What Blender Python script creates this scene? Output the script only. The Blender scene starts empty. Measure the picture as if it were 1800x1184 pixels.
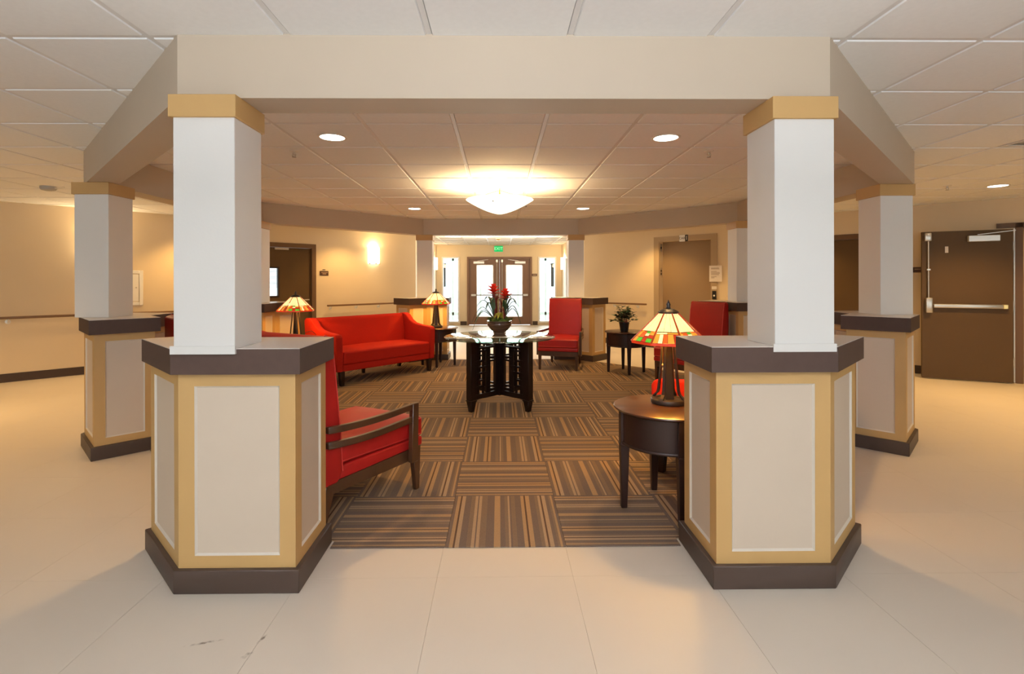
import bpy, bmesh, math, random
from math import sin, cos, pi, sqrt, radians, atan2
from mathutils import Vector, Matrix

random.seed(11)
sc = bpy.context.scene
COL = sc.collection
R2 = sqrt(2)

# ------------------------------------------------------------------ camera
EYE, CEIL = 1.33, 2.392
cam = bpy.data.cameras.new('camera')
cam.sensor_width = 36
cam.lens = 904.65 / 1800 * 36
cam.shift_x = (900 - 887.98) / 1800
cam.shift_y = (493.93 - 592) / 1800
cam.clip_start = 0.05
camo = bpy.data.objects.new('camera', cam)
COL.objects.link(camo)
_yaw, _roll, _pitch = 0.0114, -0.00207, -0.00091
def _turn(v):
    x, y, z = v
    y, z = cos(_pitch) * y - sin(_pitch) * z, sin(_pitch) * y + cos(_pitch) * z
    return Vector((cos(_yaw) * x + sin(_yaw) * y, -sin(_yaw) * x + cos(_yaw) * y, z))
_r, _u, _f = _turn((cos(_roll), 0, sin(_roll))), _turn((-sin(_roll), 0, cos(_roll))), _turn((0, 1, 0))
camo.matrix_world = Matrix(((_r.x, _u.x, -_f.x, 0), (_r.y, _u.y, -_f.y, 0), (_r.z, _u.z, -_f.z, EYE), (0, 0, 0, 1)))
sc.camera = camo

# ------------------------------------------------------------------ world, exposure, daylight
wd = bpy.data.worlds.new('sky'); sc.world = wd; wd.use_nodes = True
bg = wd.node_tree.nodes['Background']
bg.inputs[0].default_value = (0.86, 0.94, 1.0, 1)
bg.inputs[1].default_value = 2.6
sc.view_settings.view_transform = 'Standard'
sc.view_settings.look = 'None'
sc.view_settings.gamma = 1
sc.view_settings.use_curve_mapping = False
sc.view_settings.exposure = 0.0
sc.cycles.sample_clamp_indirect = 6
sc.cycles.max_bounces = 10

WARM = (1.0, 0.60, 0.205)
AMBER = (1.0, 0.53, 0.08)
def area(name, loc, rot, sx, sy, power, color):
    l = bpy.data.lights.new(name, 'AREA'); l.shape = 'RECTANGLE'; l.size = sx; l.size_y = sy
    l.energy = power; l.color = color
    o = bpy.data.objects.new(name, l); COL.objects.link(o); o.location = loc; o.rotation_euler = rot
    return o
# daylight through the three big windows of the wall behind the photographer
for i, x in enumerate((-5.2, -0.2, 4.8)):
    area('window_daylight', (x, -3.28, 1.35), (radians(-90), 0, radians(180)), 3.4, 2.0, 14, (0.95, 0.97, 1.0))
# the photographer's flash, bounced off the ceiling above and behind the camera
area('bounce_flash', (0.1, -0.7, 1.75), (radians(180), 0, 0), 0.5, 0.5, 238, (0.90, 0.935, 1.0))
# daylight through the glazed entry
area('entry_daylight', (0, 17.9, 1.4), (radians(-90), 0, 0), 4.2, 2.4, 420, (0.93, 0.97, 1.0))

# ------------------------------------------------------------------ materials
def srgb(r, g, b):
    f = lambda c: (c / 255 / 12.92) if c / 255 <= 0.04045 else ((c / 255 + 0.055) / 1.055) ** 2.4
    return (f(r), f(g), f(b))
MATS = {}
def mat(name, color, rough=0.6, metal=0.0, var=0.0, scale=8.0, bump=0.0, bscale=200.0, spec=0.5, coat=0.0, stretch=None, emit=None, estr=0.0):
    m = bpy.data.materials.new(name); m.use_nodes = True
    nt = m.node_tree; p = nt.nodes['Principled BSDF']
    p.inputs['Base Color'].default_value = (*color, 1)
    p.inputs['Roughness'].default_value = rough
    p.inputs['Metallic'].default_value = metal
    p.inputs['Specular IOR Level'].default_value = spec
    p.inputs['Coat Weight'].default_value = coat
    p.inputs['Coat Roughness'].default_value = 0.12
    if emit:
        p.inputs['Emission Color'].default_value = (*emit, 1); p.inputs['Emission Strength'].default_value = estr
    if var or bump:
        tc = nt.nodes.new('ShaderNodeTexCoord'); mp = nt.nodes.new('ShaderNodeMapping')
        nt.links.new(tc.outputs['Object'], mp.inputs[0])
        if stretch: mp.inputs['Scale'].default_value = stretch
        if var:
            n = nt.nodes.new('ShaderNodeTexNoise'); n.inputs['Scale'].default_value = scale; n.inputs['Detail'].default_value = 5
            nt.links.new(mp.outputs[0], n.inputs['Vector'])
            r = nt.nodes.new('ShaderNodeValToRGB')
            r.color_ramp.elements[0].position = 0.3; r.color_ramp.elements[1].position = 0.7
            r.color_ramp.elements[0].color = (*[c * (1 - var) for c in color], 1)
            r.color_ramp.elements[1].color = (*[min(1, c * (1 + var)) for c in color], 1)
            nt.links.new(n.outputs[0], r.inputs[0]); nt.links.new(r.outputs[0], p.inputs['Base Color'])
        if bump:
            n = nt.nodes.new('ShaderNodeTexNoise'); n.inputs['Scale'].default_value = bscale; n.inputs['Detail'].default_value = 3
            nt.links.new(tc.outputs['Object'], n.inputs['Vector'])
            b = nt.nodes.new('ShaderNodeBump'); b.inputs['Strength'].default_value = bump; b.inputs['Distance'].default_value = 0.004
            nt.links.new(n.outputs[0], b.inputs['Height']); nt.links.new(b.outputs[0], p.inputs['Normal'])
    MATS[name] = m
    return m
mat('white_paint', (0.765, 0.745, 0.72), 0.5, bump=0.08, bscale=90)
mat('cream_panel', (0.62, 0.51, 0.40), 0.55, var=0.02, scale=3)
mat('bead_white', (0.68, 0.61, 0.52), 0.5)  # panel cream painted lighter, for light caught by the recess sides
mat('gold_paint', (0.53, 0.325, 0.122), 0.5, var=0.03, scale=5)
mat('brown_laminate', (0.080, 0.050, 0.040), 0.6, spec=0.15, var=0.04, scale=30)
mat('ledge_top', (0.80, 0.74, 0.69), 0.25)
mat('brown_vinyl', (0.066, 0.042, 0.031), 0.45, spec=0.3)
mat('tan_paint', (0.525, 0.435, 0.335), 0.55, var=0.02, scale=2)
mat('wall_paint', (0.71, 0.58, 0.395), 0.6, var=0.02, scale=1.5, bump=0.06, bscale=120)
mat('plaster', (0.7, 0.66, 0.6), 0.8)
mat('ceiling_board', (0.86, 0.865, 0.87), 0.85, var=0.015, scale=40, bump=0.1, bscale=300)
mat('grid_metal', (0.74, 0.73, 0.73), 0.4)
mat('door_brown', (0.105, 0.060, 0.022), 0.5, spec=0.3, var=0.04, scale=2)
mat('door_trim', (0.14, 0.075, 0.035), 0.45)
mat('entry_door_wood', (0.20, 0.105, 0.06), 0.4, var=0.06, scale=6, stretch=(6, 6, 0.6))
mat('rail_wood', (0.17, 0.085, 0.035), 0.35, var=0.1, scale=10, stretch=(1, 1, 8))
mat('elevator_frame', (0.42, 0.31, 0.19), 0.5)
mat('elevator_door', (0.30, 0.205, 0.12), 0.45)
mat('steel', (0.62, 0.58, 0.52), 0.3, 0.9)
mat('dark_steel', (0.30, 0.28, 0.26), 0.4, 0.7)
mat('aluminium', (0.72, 0.72, 0.70), 0.35, 0.6)
mat('brass', (0.75, 0.52, 0.20), 0.28, 0.95)
mat('dark_metal', (0.045, 0.034, 0.028), 0.4, 0.5)
mat('bronze', (0.036, 0.027, 0.023), 0.42, 0.35)
mat('black_plastic', (0.012, 0.011, 0.011), 0.4)
mat('white_plastic', (0.80, 0.78, 0.74), 0.4)
mat('grey_plastic', (0.42, 0.41, 0.39), 0.5)
mat('red_leather', (0.36, 0.010, 0.008), 0.45, spec=0.35, var=0.05, scale=14, bump=0.12, bscale=160)
mat('red_piping', (0.58, 0.045, 0.038), 0.45)
mat('red_fabric', (0.42, 0.014, 0.006), 0.85, spec=0.2, var=0.05, scale=60, bump=0.3, bscale=420)
mat('dark_wood', (0.022, 0.008, 0.005), 0.42, var=0.35, scale=9, stretch=(1, 1, 0.15), coat=0.12, spec=0.3)
mat('table_top_wood', (0.058, 0.020, 0.010), 0.28, var=0.25, scale=8, stretch=(0.3, 3, 1), coat=0.25, spec=0.35)
mat('espresso', (0.012, 0.005, 0.004), 0.4, var=0.3, scale=10, spec=0.3)
mat('chair_wood', (0.062, 0.025, 0.010), 0.36, var=0.25, scale=9, stretch=(1, 1, 0.2), coat=0.3)
mat('glaze', (0.10, 0.055, 0.035), 0.15, var=0.5, scale=14, stretch=(0.5, 0.5, 4), coat=0.6)
mat('leaf_dark', (0.035, 0.085, 0.028), 0.42, var=0.4, scale=20)
mat('leaf_grey', (0.10, 0.17, 0.10), 0.45, var=0.3, scale=20)
mat('leaf_yellow', (0.55, 0.50, 0.06), 0.45, var=0.4, scale=40)
mat('moss', (0.10, 0.16, 0.02), 0.8, var=0.5, scale=50)
mat('bract_red', (0.88, 0.055, 0.022), 0.5, var=0.15, scale=30)
mat('stem_red', (0.22, 0.03, 0.02), 0.5, var=0.3, scale=30)
mat('cane', (0.55, 0.38, 0.16), 0.5, var=0.2, scale=30)
mat('concrete', (0.62, 0.61, 0.59), 0.8, var=0.05, scale=1)
mat('vestibule_metal', (0.62, 0.76, 0.70), 0.35, 0.2)
mat('sign_brown', (0.07, 0.032, 0.02), 0.4)
mat('sign_tan', (0.40, 0.27, 0.17), 0.5)
mat('paper', (0.78, 0.72, 0.66), 0.6)
mat('ink', (0.30, 0.22, 0.16), 0.7)
mat('shrub_green', (0.20, 0.30, 0.16), 0.7, var=0.4, scale=6)

def emission(name, color, strength):
    m = bpy.data.materials.new(name); m.use_nodes = True
    nt = m.node_tree; nt.nodes.remove(nt.nodes['Principled BSDF'])
    e = nt.nodes.new('ShaderNodeEmission'); e.inputs[0].default_value = (*color, 1); e.inputs[1].default_value = strength
    nt.links.new(e.outputs[0], nt.nodes['Material Output'].inputs[0]); MATS[name] = m
emission('downlight_lens', (1, 0.93, 0.80), 9)
emission('troffer_lens', (1, 0.97, 0.92), 5)
emission('sconce_glass', (1, 0.86, 0.58), 7)
emission('bowl_glass', (1, 0.88, 0.62), 3.2)
emission('exit_green', (0.02, 0.62, 0.14), 1.0)
emission('exit_letters', (0.45, 1.0, 0.45), 1.2)
def stained(name, color, strength):
    m = mat(name, [c * 0.75 for c in color], 0.25, emit=color, estr=strength)
    nt = m.node_tree; p = nt.nodes['Principled BSDF']
    tc = nt.nodes.new('ShaderNodeTexCoord'); n = nt.nodes.new('ShaderNodeTexNoise'); n.inputs['Scale'].default_value = 26
    nt.links.new(tc.outputs['Object'], n.inputs['Vector'])
    mr = nt.nodes.new('ShaderNodeMapRange'); mr.inputs['To Min'].default_value = strength * 0.6; mr.inputs['To Max'].default_value = strength * 1.4
    nt.links.new(n.outputs[0], mr.inputs[0]); nt.links.new(mr.outputs[0], p.inputs['Emission Strength'])
stained('glass_cream', (1.0, 0.78, 0.34), 1.05)
stained('glass_amber', (0.95, 0.36, 0.04), 0.75)
stained('glass_red', (0.55, 0.035, 0.008), 0.7)
stained('glass_green', (0.10, 0.50, 0.03), 0.75)
stained('glass_orange', (0.85, 0.13, 0.02), 0.65)
stained('glass_brown', (0.42, 0.055, 0.012), 0.5)

def clear_glass(name, tint, rough=0.0, ior=1.5):
    m = bpy.data.materials.new(name); m.use_nodes = True
    nt = m.node_tree; nt.nodes.remove(nt.nodes['Principled BSDF'])
    t = nt.nodes.new('ShaderNodeBsdfTransparent'); t.inputs[0].default_value = (*tint, 1)
    g = nt.nodes.new('ShaderNodeBsdfGlossy'); g.inputs['Roughness'].default_value = rough
    f = nt.nodes.new('ShaderNodeFresnel'); f.inputs[0].default_value = ior
    mx = nt.nodes.new('ShaderNodeMixShader')
    nt.links.new(f.outputs[0], mx.inputs[0]); nt.links.new(t.outputs[0], mx.inputs[1]); nt.links.new(g.outputs[0], mx.inputs[2])
    nt.links.new(mx.outputs[0], nt.nodes['Material Output'].inputs[0]); MATS[name] = m
clear_glass('window_glass', (0.95, 0.98, 0.97))
clear_glass('table_glass', (0.93, 0.97, 0.95), 0.015, 1.6)
clear_glass('glass_edge', (0.42, 0.62, 0.52), 0.05, 1.5)

# striped carpet: bands run along local Y of each tile, different from tile to tile
def carpet_material():
    m = bpy.data.materials.new('striped_carpet'); m.use_nodes = True
    nt = m.node_tree; N = nt.nodes; Lk = nt.links; p = N['Principled BSDF']
    p.inputs['Roughness'].default_value = 0.95; p.inputs['Specular IOR Level'].default_value = 0.1
    tc = N.new('ShaderNodeTexCoord'); sx = N.new('ShaderNodeSeparateXYZ'); Lk.new(tc.outputs['Object'], sx.inputs[0])
    oi = N.new('ShaderNodeObjectInfo')
    fl = N.new('ShaderNodeMath'); fl.operation = 'GREATER_THAN'; fl.inputs[1].default_value = 0.5; Lk.new(oi.outputs['Random'], fl.inputs[0])
    sg = N.new('ShaderNodeMapRange'); sg.inputs['To Min'].default_value = -1; sg.inputs['To Max'].default_value = 1; Lk.new(fl.outputs[0], sg.inputs[0])
    mu = N.new('ShaderNodeMath'); mu.operation = 'MULTIPLY'; Lk.new(sx.outputs[0], mu.inputs[0]); Lk.new(sg.outputs[0], mu.inputs[1])
    n = N.new('ShaderNodeMapRange'); n.inputs['From Min'].default_value = -0.3025; n.inputs['From Max'].default_value = 0.3025
    Lk.new(mu.outputs[0], n.inputs[0])
    r = N.new('ShaderNodeValToRGB'); cr = r.color_ramp; cr.interpolation = 'CONSTANT'
    D = (0.135, 0.097, 0.076); M = (0.172, 0.118, 0.080); T = (0.315, 0.198, 0.105); L = (0.325, 0.222, 0.138); K = (0.085, 0.049, 0.032)
    seq = [(0, D), (.03, T), (.06, K), (.075, L), (.11, D), (.17, M), (.21, L), (.235, D), (.25, L), (.275, M), (.33, D), (.40, T), (.455, D),
           (.50, M), (.53, L), (.545, D), (.56, M), (.60, D), (.66, T), (.69, K), (.705, T), (.745, D), (.80, M), (.83, L), (.855, K), (.87, L),
           (.905, D), (.935, M), (.955, T), (.975, D)]
    while len(cr.elements) < len(seq): cr.elements.new(0.5)
    for e, (pos, c) in zip(cr.elements, seq): e.position = pos; e.color = (*c, 1)
    Lk.new(n.outputs[0], r.inputs[0])
    no = N.new('ShaderNodeTexNoise'); no.inputs['Scale'].default_value = 260; no.inputs['Detail'].default_value = 2
    Lk.new(tc.outputs['Object'], no.inputs['Vector'])
    mr = N.new('ShaderNodeMapRange'); mr.inputs['To Min'].default_value = 0.75; mr.inputs['To Max'].default_value = 1.25; Lk.new(no.outputs[0], mr.inputs[0])
    mx = N.new('ShaderNodeMix'); mx.data_type = 'RGBA'; mx.blend_type = 'MULTIPLY'; mx.inputs[0].default_value = 1
    Lk.new(r.outputs[0], mx.inputs[6]); Lk.new(mr.outputs[0], mx.inputs[7]); Lk.new(mx.outputs[2], p.inputs['Base Color'])
    b = N.new('ShaderNodeBump'); b.inputs['Strength'].default_value = 0.5; b.inputs['Distance'].default_value = 0.004
    Lk.new(no.outputs[0], b.inputs['Height']); Lk.new(b.outputs[0], p.inputs['Normal'])
    MATS['striped_carpet'] = m
carpet_material()

# beige floor tile with a few dark scuffs in front of the pedestal
def floor_material():
    m = mat('floor_vinyl', (0.65, 0.57, 0.475), 0.5, spec=0.25)
    nt = m.node_tree; N = nt.nodes; Lk = nt.links; p = N['Principled BSDF']
    g = N.new('ShaderNodeNewGeometry')
    n0 = N.new('ShaderNodeTexNoise'); n0.inputs['Scale'].default_value = 1.1; n0.inputs['Detail'].default_value = 4
    Lk.new(g.outputs['Position'], n0.inputs['Vector'])
    r0 = N.new('ShaderNodeValToRGB'); r0.color_ramp.elements[0].color = (0.625, 0.55, 0.46, 1); r0.color_ramp.elements[1].color = (0.68, 0.605, 0.515, 1)
    Lk.new(n0.outputs[0], r0.inputs[0])
    out = r0.outputs[0]
    def scuff(cx, cy, ang, lx, ly, thr, colr):
        nonlocal out
        mp = N.new('ShaderNodeMapping'); mp.vector_type = 'TEXTURE'
        mp.inputs['Location'].default_value = (cx, cy, 0); mp.inputs['Rotation'].default_value = (0, 0, ang); mp.inputs['Scale'].default_value = (lx, ly, 1)
        Lk.new(g.outputs['Position'], mp.inputs[0])
        gr = N.new('ShaderNodeTexGradient'); gr.gradient_type = 'SPHERICAL'; Lk.new(mp.outputs[0], gr.inputs[0])
        nn = N.new('ShaderNodeTexNoise'); nn.inputs['Scale'].default_value = 55; nn.inputs['Detail'].default_value = 6
        Lk.new(g.outputs['Position'], nn.inputs['Vector'])
        mm = N.new('ShaderNodeMath'); mm.operation = 'MULTIPLY'; Lk.new(gr.outputs[1], mm.inputs[0]); Lk.new(nn.outputs[0], mm.inputs[1])
        rr = N.new('ShaderNodeMapRange'); rr.inputs['From Min'].default_value = thr; rr.inputs['From Max'].default_value = thr + 0.25; Lk.new(mm.outputs[0], rr.inputs[0])
        mx = N.new('ShaderNodeMix'); mx.data_type = 'RGBA'; Lk.new(rr.outputs[0], mx.inputs[0]); Lk.new(out, mx.inputs[6]); mx.inputs[7].default_value = (*colr, 1)
        out = mx.outputs[2]
    scuff(-1.09, 1.905, 0.30, 0.13, 0.018, 0.28, (0.22, 0.17, 0.13))
    scuff(-0.885, 1.925, 1.25, 0.05, 0.014, 0.24, (0.22, 0.17, 0.13))
    scuff(-0.90, 1.845, 1.0, 0.07, 0.03, 0.34, (0.25, 0.20, 0.15))
    Lk.new(out, p.inputs['Base Color'])
floor_material()
mat('floor_joint', (0.60, 0.52, 0.43), 0.6)

# ------------------------------------------------------------------ mesh helpers
class MB:
    def __init__(s): s.v = []; s.f = []
    def add(s, vs, fs):
        o = len(s.v); s.v += [tuple(p) for p in vs]; s.f += [tuple(i + o for i in f) for f in fs]; return s
    def box(s, x0, x1, y0, y1, z0, z1):
        return s.add([(x0, y0, z0), (x1, y0, z0), (x1, y1, z0), (x0, y1, z0), (x0, y0, z1), (x1, y0, z1), (x1, y1, z1), (x0, y1, z1)],
                     [(0, 3, 2, 1), (4, 5, 6, 7), (0, 1, 5, 4), (1, 2, 6, 5), (2, 3, 7, 6), (3, 0, 4, 7)])
    def hexa(s, b, t):   # bottom quad, top quad (ccw from above)
        return s.add(list(b) + list(t), [(3, 2, 1, 0), (4, 5, 6, 7), (0, 1, 5, 4), (1, 2, 6, 5), (2, 3, 7, 6), (3, 0, 4, 7)])
    def taper(s, x0, y0, z0, hx0, hy0, x1, y1, z1, hx1, hy1):
        q = lambda x, y, z, a, b: [(x - a, y - b, z), (x + a, y - b, z), (x + a, y + b, z), (x - a, y + b, z)]
        return s.hexa(q(x0, y0, z0, hx0, hy0), q(x1, y1, z1, hx1, hy1))
    def prism(s, poly, z0, z1):
        n = len(poly)
        return s.add([(x, y, z0) for x, y in poly] + [(x, y, z1) for x, y in poly],
                     [tuple(range(n - 1, -1, -1)), tuple(range(n, 2 * n))] + [(i, (i + 1) % n, (i + 1) % n + n, i + n) for i in range(n)])
    def side(s, prof, x0, x1):   # profile in (y, z), extruded along x
        n = len(prof)
        return s.add([(x0, y, z) for y, z in prof] + [(x1, y, z) for y, z in prof],
                     [tuple(range(n)), tuple(range(2 * n - 1, n - 1, -1))] + [(i + n, (i + 1) % n + n, (i + 1) % n, i) for i in range(n)])
    def lathe(s, prof, n=32, cx=0, cy=0, sy=1.0, ang0=0.0, ang1=2 * pi, caps=False):
        full = abs(ang1 - ang0 - 2 * pi) < 1e-6; m = n if full else n + 1
        vs = []
        for r, z in prof:
            for k in range(m):
                a = ang0 + (ang1 - ang0) * k / n
                vs.append((cx + r * cos(a), cy + r * sy * sin(a), z))
        fs = []
        for j in range(len(prof) - 1):
            for k in range(n):
                k2 = (k + 1) % m
                fs.append((j * m + k, j * m + k2, (j + 1) * m + k2, (j + 1) * m + k))
        if full and caps:
            if prof[0][0] > 1e-6: fs.append(tuple(range(m - 1, -1, -1)))
            if prof[-1][0] > 1e-6: fs.append(tuple((len(prof) - 1) * m + k for k in range(m)))
        return s.add(vs, fs)
    def tube(s, path, r, n=8, closed=False):
        P = [Vector(p) for p in path]; m = len(P); vs = []
        for i, p in enumerate(P):
            a = P[i - 1] if (i > 0 or closed) else p
            b = P[(i + 1) % m] if (i < m - 1 or closed) else p
            t = (b - a).normalized()
            ref = Vector((0, 0, 1)) if abs(t.z) < 0.95 else Vector((1, 0, 0))
            u = t.cross(ref).normalized(); w = t.cross(u)
            rr = r[i] if isinstance(r, (list, tuple)) else r
            for k in range(n):
                an = 2 * pi * k / n
                vs.append(p + (u * cos(an) + w * sin(an)) * rr)
        fs = []
        for i in range(m if closed else m - 1):
            i2 = (i + 1) % m
            for k in range(n):
                fs.append((i * n + k, i * n + (k + 1) % n, i2 * n + (k + 1) % n, i2 * n + k))
        if not closed: fs += [tuple(range(n - 1, -1, -1)), tuple((m - 1) * n + k for k in range(n))]
        return s.add(vs, fs)
    def strap(s, path, width, thick=0.002, fold=0.25):   # leaf along a path; width(t)
        P = [Vector(p) for p in path]; m = len(P); vs = []
        for i, p in enumerate(P):
            t = (P[min(i + 1, m - 1)] - P[max(i - 1, 0)]).normalized()
            u = t.cross(Vector((0, 0, 1)))
            u = u.normalized() if u.length > 1e-4 else Vector((1, 0, 0))
            up = u.cross(t); w = width(i / (m - 1))
            vs += [p + u * w + up * w * fold, p - up * thick, p - u * w + up * w * fold, p + up * thick]
        fs = []
        for i in range(m - 1):
            for k in range(4):
                fs.append((i * 4 + k, i * 4 + (k + 1) % 4, (i + 1) * 4 + (k + 1) % 4, (i + 1) * 4 + k))
        fs += [(3, 2, 1, 0), tuple((m - 1) * 4 + k for k in range(4))]
        return s.add(vs, fs)
    def bar(s, a, b, w, h):      # horizontal bar from a to b with width w, height h centred
        a, b = Vector(a), Vector(b); t = (b - a).normalized(); ref = Vector((0, 0, 1)) if abs(t.z) < 0.9 else Vector((1, 0, 0))
        u = t.cross(ref).normalized(); v = u.cross(t).normalized()
        q = lambda p: [p - u * w / 2 - v * h / 2, p + u * w / 2 - v * h / 2, p + u * w / 2 + v * h / 2, p - u * w / 2 + v * h / 2]
        return s.add(q(a) + q(b), [(0, 1, 2, 3), (7, 6, 5, 4), (1, 0, 4, 5), (2, 1, 5, 6), (3, 2, 6, 7), (0, 3, 7, 4)])

def mesh_of(mb, name, material, bevel=0.0, seg=2, smooth=None, sub=0, puff=0.0):
    me = bpy.data.meshes.new(name)
    me.from_pydata(mb.v, [], mb.f)
    bm = bmesh.new(); bm.from_mesh(me)
    bmesh.ops.recalc_face_normals(bm, faces=bm.faces)
    if sub:
        bmesh.ops.subdivide_edges(bm, edges=bm.edges[:], cuts=sub, use_grid_fill=True)
    if bevel:
        ed = [e for e in bm.edges if len(e.link_faces) == 2 and e.calc_face_angle(0) > radians(28)]
        bmesh.ops.bevel(bm, geom=ed, offset=bevel, segments=seg, profile=0.5, affect='EDGES', clamp_overlap=True)
    if puff:
        xs = [v.co.x for v in bm.verts]; ys = [v.co.y for v in bm.verts]; zs = [v.co.z for v in bm.verts]
        cx, cy, hx, hy = (min(xs) + max(xs)) / 2, (min(ys) + max(ys)) / 2, (max(xs) - min(xs)) / 2, (max(ys) - min(ys)) / 2
        zm = (min(zs) + max(zs)) / 2
        for v in bm.verts:
            if v.co.z > zm:
                v.co.z += puff * (1 - ((v.co.x - cx) / hx) ** 2) * (1 - ((v.co.y - cy) / hy) ** 4)
    bm.to_mesh(me); bm.free()
    if smooth is None: smooth = bevel > 0
    if smooth:
        me.shade_smooth()
        me.set_sharp_from_angle(angle=radians(42))
    me.materials.append(MATS[material])
    return me
def put(name, me, parent=None, loc=(0, 0, 0), rz=0.0):
    o = bpy.data.objects.new(name, me); COL.objects.link(o)
    o.parent = parent; o.location = loc
    if rz: o.rotation_euler = (0, 0, rz)
    return o
def obj(name, mb, material, parent=None, bevel=0.0, seg=2, smooth=None, sub=0, puff=0.0):
    return put(name, mesh_of(mb, name, material, bevel, seg, smooth, sub, puff), parent)
def tag(o, label, cat, group=None, kind=None):
    o['label'] = label; o['category'] = cat
    if group: o['group'] = group
    if kind: o['kind'] = kind
    return o
def thing(name, label, cat, loc=(0, 0, 0), rz=0.0, group=None, kind=None):
    o = bpy.data.objects.new(name, None); COL.objects.link(o); o.empty_display_size = 0.1
    o.location = loc; o.rotation_euler = (0, 0, rz)
    return tag(o, label, cat, group, kind)
def dup(root, loc, rz, label):
    def cp(o, par):
        c = o.copy(); COL.objects.link(c); c.parent = par
        for ch in o.children: cp(ch, c)
        return c
    c = cp(root, None); c.location = loc; c.rotation_euler = (0, 0, rz); c['label'] = label
    return c
def point(name, loc, power, color, r=0.05, parent=None):
    l = bpy.data.lights.new(name, 'POINT'); l.energy = power; l.color = color; l.shadow_soft_size = r
    o = bpy.data.objects.new(name, l); COL.objects.link(o); o.location = loc; o.parent = parent
    return o
def spot(name, loc, power, color, angle, parent=None, blend=0.6, r=0.06):
    l = bpy.data.lights.new(name, 'SPOT'); l.energy = power; l.color = color; l.spot_size = radians(angle); l.spot_blend = blend; l.shadow_soft_size = r
    o = bpy.data.objects.new(name, l); COL.objects.link(o); o.location = loc; o.parent = parent
    return o
def letters(name, body, size, material, parent, loc, rot, extrude=0.001):
    c = bpy.data.curves.new(name, 'FONT'); c.body = body; c.size = size; c.extrude = extrude; c.align_x = 'CENTER'; c.align_y = 'CENTER'
    t = bpy.data.objects.new(name + '_source', c); COL.objects.link(t)
    me = bpy.data.meshes.new_from_object(t.evaluated_get(bpy.context.evaluated_depsgraph_get()))
    bpy.data.objects.remove(t)
    me.materials.clear(); me.materials.append(MATS[material])
    o = put(name, me, parent, loc); o.rotation_euler = rot
    return o

# ------------------------------------------------------------------ geometry of the octagon
A, ZF = 1.409, 2.2226
CX, CY = 0.031, ZF + A * (1 + R2)
APO = A * (1 + R2)
def octa(apo):
    a = apo / (1 + R2); s = apo
    return [(CX + x, CY + y) for x, y in ((-a, -s), (a, -s), (s, -a), (s, a), (a, s), (-a, s), (-s, a), (-s, -a))]
OUT = octa(APO)
def clip_convex(poly, clip):
    out = poly
    for i in range(len(clip)):
        ax, ay = clip[i]; bx, by = clip[(i + 1) % len(clip)]
        ins = lambda p: (bx - ax) * (p[1] - ay) - (by - ay) * (p[0] - ax) >= -1e-9
        new = []
        for j in range(len(out)):
            p, q = out[j], out[(j + 1) % len(out)]
            if ins(p): new.append(p)
            if ins(p) != ins(q):
                d1 = (bx - ax) * (p[1] - ay) - (by - ay) * (p[0] - ax); d2 = (bx - ax) * (q[1] - ay) - (by - ay) * (q[0] - ax)
                t = d1 / (d1 - d2); new.append((p[0] + t * (q[0] - p[0]), p[1] + t * (q[1] - p[1])))
        out = new
        if not out: break
    return out

# ------------------------------------------------------------------ floor
floor = tag(obj('floor', MB().box(-9.4, 9.2, -3.4, 15.6, -0.12, -0.003), 'floor_joint'), 'beige vinyl tile floor around the carpeted octagon', 'floor', kind='structure')
TF = 0.6096
tile_me = mesh_of(MB().box(-TF / 2 + 0.0005, TF / 2 - 0.0005, -TF / 2 + 0.0005, TF / 2 - 0.0005, -0.004, 0), 'floor_tile', 'floor_vinyl')
cells = []
for i in range(-15, 16):
    for j in range(-9, 22):
        x = -0.281 + (i + 0.5) * TF; y = 2.312 + (j + 0.5) * TF
        if not (-9.2 < x < 8.9 and -3.1 < y < 15.3): continue
        if y > 11.4 and abs(x) > 2.2: continue
        if y - x > 13.8 or x + y > 13.9 or (y > 7.2 and x < -6.9): continue
        dx, dy = abs(x - CX), abs(y - CY)
        if max(dx, dy, (dx + dy) / R2) < 2.55: continue
        vis = y > 1.5 and abs(x) < 1.05 * y
        cells.append((0 if vis else 1, math.hypot(x, y), x, y))
cells.sort()
rest = MB()
for k, (_, d, x, y) in enumerate(cells):
    if k < 290: put('floor_tile', tile_me, floor, (x, y, 0))
    else: rest.box(x - TF / 2 + 0.0005, x + TF / 2 - 0.0005, y - TF / 2 + 0.0005, y + TF / 2 - 0.0005, -0.004, 0)
ro = obj('floor_tiles', rest, 'floor_vinyl', floor); ro['kind'] = 'stuff'

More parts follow.
